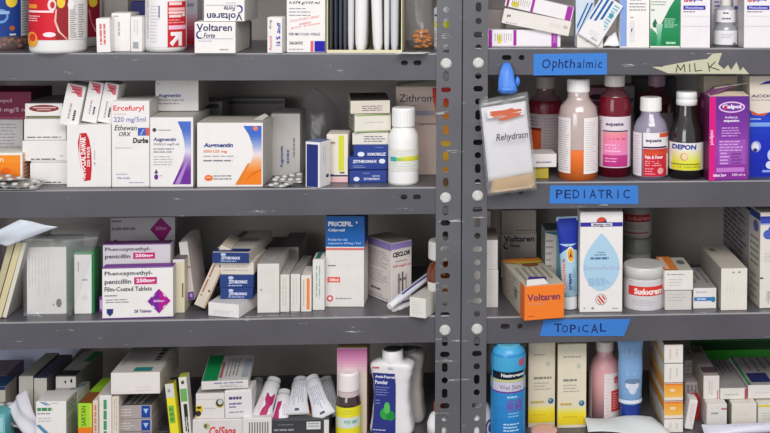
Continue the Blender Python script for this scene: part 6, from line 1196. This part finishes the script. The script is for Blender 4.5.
# =================================================================== RIGHT, BOTTOM SHELF
Z4R = SH['R4']
bottle('round white jar with navy rings half hidden by the post, bottom right shelf', 'R4', 479, 440, [('jar_body', P((225, 225, 232)), [(12, 440), (14, 438), (14.5, 425), (13, 410), (9, 404), (4, 402)])], name='cream_jar', cat='jar', labels=[('label', (225, 225, 232), 414, 434, 466, 493.6, 14.55, [('e', 489, 424, 4, 9, (60, 60, 110)), ('e', 489.5, 424, 3, 6.5, (200, 200, 215)), ('e', 489.5, 424, 1.6, 4, (70, 70, 120))])])
NB = (60, 150, 205)
bottle('tall blue Neutrogena wet skin sunscreen spray can, bottom right shelf', 'R4', 507.8, 445, [
    ('can_body', P((45, 140, 200), .3), [(16, 445), (17, 443), (17, 352), (16.2, 350)]), ('can_shoulder', P((70, 165, 215), .3), [(16.2, 351), (15, 347), (11, 344)]), ('spray_cap', P((95, 175, 205), .3), [(12, 345), (11.8, 343.5), (10, 342.8)])], name='spray_can', cat='spray can',
    labels=[('label', (60, 158, 210), 352, 442, 490, 526, 17.15, [('G', [(352, 490.9, 524.6, (75, 170, 215)), (366, 490.9, 524.6, (70, 165, 212))]), ('r', 490.9, 366.8, 524.6, 374.5, (22, 26, 38)), ('t', 'Neutrogena', 501, 368.2, 523, 373, (225, 228, 232), {'bold': .03}), ('r', 490.9, 374.8, 524.6, 377.2, (205, 200, 130)), ('r', 490.9, 377.4, 524.6, 386.8, (205, 200, 218)), ('t', 'Wet Skin', 499.5, 380, 520, 384.8, (120, 110, 140), {'bold': -.002}), ('r', 490.9, 387, 524.6, 388.5, (120, 60, 160)), ('G', [(388.6, 490.9, 524.6, (50, 140, 205)), (441, 490.9, 524.6, (35, 120, 195))]),
        ('e', 520.5, 358, 2.8, 4, (180, 90, 120)), ('t', '60', 506.5, 397.5, 513, 405, (130, 60, 160), {'bold': .02}), ('t', '60', 514.5, 397.5, 521, 405, (130, 60, 160), {'bold': .02}), ('r', 506, 406, 522, 406.8, (140, 70, 165)), ('r', 506, 396, 522, 396.9, (140, 70, 165)), ('l', 507, 391, 520, 394, 1, (175, 210, 235), .6), ('l', 508, 408, 520, 414, 2, (140, 195, 230), .4), ('l', 503.5, 419, 520, 432, 4, (190, 220, 240), .4), ('l', 504, 434, 520, 440, 2, (180, 215, 240), .4)])])
SY = (240, 215, 40)
def sun(x0, x1, dy=0):
    w = x1-x0; X = lambda f: x0+w*f
    return [('G', [(405+dy, X(.01), X(.99), (230, 219, 190)), (409+dy, X(.01), X(.99), (236, 224, 110)), (414+dy, X(.01), X(.99), (242, 216, 40)), (423+dy, X(.01), X(.99), (236, 205, 50))]), ('l', X(.2), 354+dy, X(.85), 356.5+dy, 1, (170, 160, 160), .5), ('e', X(.73), 364.5+dy, 2, 2.6, (200, 195, 180)), ('l', X(.2), 377+dy, X(.88), 379.8+dy, 1, (140, 135, 130), .8), ('l', X(.2), 382+dy, X(.85), 391+dy, 3, (180, 172, 160), .35), ('e', X(.84), 401.5+dy, 2.8, 2.8, (50, 100, 140)), ('e', X(.82), 400.8+dy, 1.5, 1.5, (120, 165, 190)), ('l', X(.1), 401+dy, X(.66), 403.5+dy, 1, (200, 170, 60), .8), ('l', X(.2), 414+dy, X(.8), 416+dy, 1, (215, 180, 60))]
cR('left cream and yellow sun cream box beside the blue spray can', 'R4', 528, 554.8, 343.5, .045, .035, rz=3, col=(226, 214, 190), pr=sun(528, 554.8), cols={'left': (190, 170, 110)})
cR('right cream and yellow sun cream box, next to the pink bottle', 'R4', 557.3, 586, 344.5, .040, .035, rz=1, col=(230, 220, 196), pr=sun(557.3, 586, 2), cols={'left': (170, 160, 120)})
bottle('pink topped dark jar low in front of the cream and yellow boxes', 'R4', 544, 443, [('jar_body', P((110, 50, 70)), [(12, 443), (13.5, 440), (13.5, 431)]), ('lid', P((222, 165, 160), .3), [(13.5, 432), (13.5, 430), (12.5, 429), (9, 428.6)])], name='cream_jar', cat='jar')
bottle('pink lotion bottle with white cap and red lettered label, bottom right shelf', 'R4', 604.3, 420, [
    ('bottle_body', P((230, 172, 174), .35), [(14, 420), (15.8, 417), (15.8, 366), (13.5, 359), (8.5, 354), (8, 349)]),
    ('screw_cap', P((236, 226, 222)), [(8.4, 350), (9, 349), (9, 341), (8.2, 340)])], name='lotion_bottle',
    labels=[('label', (238, 226, 224), 368, 416, 604, 619.8, 15.95, [('r', 611, 386, 619.4, 408, (215, 65, 65)), ('t', 'equate', 612.5, 372, 619, 379, (215, 80, 90), {'rot': 90, 'bold': .03}), ('l', 612.5, 388, 618.5, 406, 7, (240, 170, 170), .4), ('l', 605.5, 372, 610, 412, 12, (225, 200, 200), .3)]), ('back_label', (235, 205, 205), 368, 415, 588.4, 592, 15.95, [])])
X = xat(630, Z4R, .055); 
tube_obj('blue lotion tube standing on its dark blue cap, bottom right shelf', (X, .055, Z4R+.0005), (X+.0, .058, zat(339, X, .06)), .0205, .8, (125, 165, 210), (22, 50, 140), zat(402, X, .06)-Z4R, up=Vector((0, -1, 0)), w_end=1.12, capr=.88,
    z_print=[('G', [(0, 0, 0, (1, 1, 1))])] if False else [('r', 27, -80, 31, 80, (222, 226, 236)), ('e', 48, 5, 5, 34, (216, 220, 230)), ('e', 44, 5, 6, 20, (205, 212, 225)), ('e', 53, 8, 3, 40, (110, 130, 165)), ('l', 60, -35, 66, 30, 2, (150, 185, 220), .4), ('l', 82, -30, 90, 15, 2, (160, 190, 225), .4)])
sheet('crumpled white paper lying in front of the pink bottle and blue tube', [RP(588, 'R4', -.005, .012), RP(672, 'R4', -.005, .002), RP(652, 'R4', .045, .016), RP(584, 'R4', .040, .018)], .0006, mat((214, 218, 216), .6, 'paper'), 'paper_leaflet', 'paper', bulge=.006, n=14)
# orange white stack
OG = 'orange and white boxes stacked with ends forward'
prev = None
stk = [(419.5, 'plain', 'bottom'), (401.5, 'or', 'second'), (383.5, 'or', 'third'), (364, 'plain', 'fourth'), (345, 'plain', 'topmost')]
zcur = Z4R; Yc = .012
yb0 = proj((xat(673, Z4R, Yc), Yc, Z4R))[1]
for i, (yt, kd, nm) in enumerate(stk):
    ybt = yb0 if i == 0 else stk[i-1][0]-.5
    pr = [('l', 667, yt+4, 680, ybt-3, 2, (215, 205, 200), .3, True)]
    if kd == 'or': pr = [('G', [(yt+.4, 664.4, 682.8, (226, 100, 45)), (yt+2.5, 664.4, 682.8, (240, 160, 60)), (ybt-4, 664.4, 682.8, (244, 190, 90)), (ybt-3, 664.4, 682.8, (236, 225, 210)), (ybt-.3, 664.4, 682.8, (238, 215, 200))]), ('l', 670, yt+5, 676, yt+9, 1, (250, 225, 190), .6)]
    SD = [('G', [(2, 2, 98, (235, 165, 60)), (55, 2, 98, (238, 150, 50)), (60, 2, 98, (226, 220, 214)), (98, 2, 98, (228, 220, 214))])] if kd == 'or' else [('G', [(2, 2, 98, (228, 222, 216)), (50, 2, 98, (226, 220, 214)), (98, 2, 98, (228, 175, 80))])]
    o = carton('%s orange and white box of the tall stack right of the blue tube' % nm, 'R4', 664.2, 683, yt, ybt, Y=Yc, z0=zcur, d=.15, col=(236, 228, 222), pr=pr, side={'left': SD+[('l', 10, 20, 60, 80, 3, (150, 120, 110), .4)]}, cols={'left': (230, 222, 214), 'top': (120, 100, 84)}, group=None)
    zcur = o[1]+.0006
# green crate at the back
ps = cR('large deep green flat box at the back, far right of bottom shelf', 'R4', 694, 800, 341, .262, .035, col=(58, 165, 46), pr=[('r', 694.4, 341.5, 799, 350.5, (26, 62, 30)), ('r', 740, 360, 799, 364, (28, 110, 34))], cols={'top': (20, 60, 24)})
# row of boxes, middle level, on support boxes
cR('white and blue small box glimpsed right of the orange and white stack', 'R4', 683.8, 692.5, 361, .14, .04, rz=0, col=(214, 208, 204), pr=[('r', 684, 377, 692, 382, (90, 150, 175)), ('l', 685, 364, 691, 372, 2, (190, 180, 180))], cols={'right': (90, 88, 96)})
cR('clear and white box leaning low beside the small red one, bottom right shelf', 'R4', 684.8, 702.5, 383, .095, .05, rz=-2, col=(200, 190, 190), pr=[('l', 686, 385, 701, 395, 4, (130, 120, 125), .4, True)])
cR('small red box standing right of the orange and white stack', 'R4', 688, 699.5, 397.3, .062, .02, col=(200, 50, 48), pr=[('r', 691, 398, 693, 424, (225, 140, 130)), ('r', 697, 398, 698.5, 424, (160, 30, 40))])
tcar('slim white card box leaning at the foot of the orange and white stack', 684.5, 439, 8.5, 30, 10, .02, .03, col=(232, 228, 226), pr=[('l', .2, .1, .8, .9, 3, (225, 170, 170), .3, True)])
w1 = cR('first squat white box at the front right, holding up the narrow ones', 'R4', 706.5, 726.8, 404.5, .025, .11, col=(226, 220, 214), pr=[('l', 711, 412, 721, 415, 1, (150, 150, 160), .6), ('r', 721, 408.5, 727, 410, (190, 90, 100))])
w2 = cR('second squat white box at the front right of the bottom shelf', 'R4', 731.5, 756.5, 404.2, .025, .11, col=(228, 220, 208), pr=[('l', 736, 412, 750, 416, 2, (216, 208, 200), .3)], cols={'left': (180, 176, 160)})
w3 = cR('squat white box with yellow top edge at the right frame edge', 'R4', 758, 790, 404.8, .025, .11, col=(224, 220, 208), pr=[('r', 758.2, 405, 789, 407, (230, 200, 60)), ('l', 762, 412, 775, 420, 3, (190, 190, 190), .3)])
zz_ = max(w1[1], w2[1], w3[1])+.001
carton('low box with red line laid crosswise under the narrow boxes, bottom right shelf', 'R4', 697, 727, 397.5, 403.5, Y=.034, z0=zz_, d=.10, col=(222, 206, 200), pr=[('r', 698, 402, 712, 403, (200, 100, 100))], flap=False) if False else None
carton('narrow tall white box with grey topped face, first of the upper row at right', 'R4', 703.3, 719.3, 376, 395, Y=.045, z0=zz_, d=.15, rz=0, col=(228, 220, 214), pr=[('l', 708, 380, 713, 393, 2, (190, 184, 180), .3, True), ('r', 717, 388, 718, 397, (200, 100, 110))], side={'top': [('r', 20, 6, 85, 26, (100, 92, 92)), ('r', 5, 75, 95, 92, (90, 70, 74))]}, cols={'top': (168, 160, 156), 'left': (160, 152, 140)})
carton('wide white box in the middle of the upper row, bottom right shelf', 'R4', 720.3, 746.8, 388.5, 402.5, Y=.042, z0=zz_, d=.14, col=(226, 220, 214), pr=[('l', 725, 395, 740, 398, 1, (190, 185, 186), .6), ('r', 744.5, 389, 746.5, 403, (190, 70, 90))], side={'top': [('l', 15, 5, 85, 60, 4, (100, 98, 100), .3, True)]}, cols={'top': (160, 156, 154), 'right': (180, 70, 80)})
carton('wide white box with navy label and green edge, right end of the upper row', 'R4', 748, 790, 385.5, 402.5, Y=.042, z0=zz_, d=.14, col=(226, 218, 214), pr=[('l', 755, 394, 780, 396, 1, (215, 205, 205))], side={'top': [('r', 0, 0, 7, 100, (60, 140, 90)), ('r', 12, 62, 60, 92, (45, 50, 105)), ('l', 20, 5, 95, 58, 4, (120, 116, 120), .3, True)]}, cols={'top': (172, 166, 164)})
tube_obj('long white tube lying along the front, far right of bottom shelf', RP(790, 'R4', .0, .011), RP(704, 'R4', -.006, .011), .0095, .85, (220, 218, 232), (236, 234, 238), .03, up=Vector((0, -.4, 1)), w_end=1.25, z_print=[('l', 30, -10, 85, 20, 1, (200, 198, 215), .5)])
# ------------------------------------------------------------------ camera and light
cam = bpy.data.cameras.new('camera'); co = bpy.data.objects.new('camera', cam); COL.objects.link(co)
M = Matrix((CR, CU, -CW)).transposed(); co.matrix_world = Matrix.Translation(CAM) @ M.to_4x4()
cam.sensor_width = 36; cam.lens = FPX/770*36; cam.shift_y = -(216.5-V0)/770; cam.shift_x = (385-U0)/770; cam.clip_start = .05; cam.clip_end = 50
SC.camera = co
def area(name, loc, target, sx, sy, power, color=(1, 1, 1)):
    l = bpy.data.lights.new(name, 'AREA'); l.shape = 'RECTANGLE'; l.size = sx; l.size_y = sy; l.energy = power; l.color = color
    o = bpy.data.objects.new(name, l); COL.objects.link(o); o.location = loc
    o.rotation_euler = (Vector(target)-Vector(loc)).to_track_quat('-Z', 'Y').to_euler(); return o
area('ceiling_lamp', (.3, -2.0, 1.35), (.1, 0, -.4), 2.0, .9, 50, (1, .975, .94))
area('window_light', (-1.2, -3.0, .3), (.1, 0, -.4), 1.4, 1.2, 26, (.94, .97, 1))
w = bpy.data.worlds.new('world'); SC.world = w; w.use_nodes = True
w.node_tree.nodes['Background'].inputs[0].default_value = (.92, .95, 1, 1); w.node_tree.nodes['Background'].inputs[1].default_value = .55
SC.view_settings.view_transform = 'Standard'; SC.view_settings.look = 'None'; SC.view_settings.gamma = 1; SC.view_settings.exposure = -.04
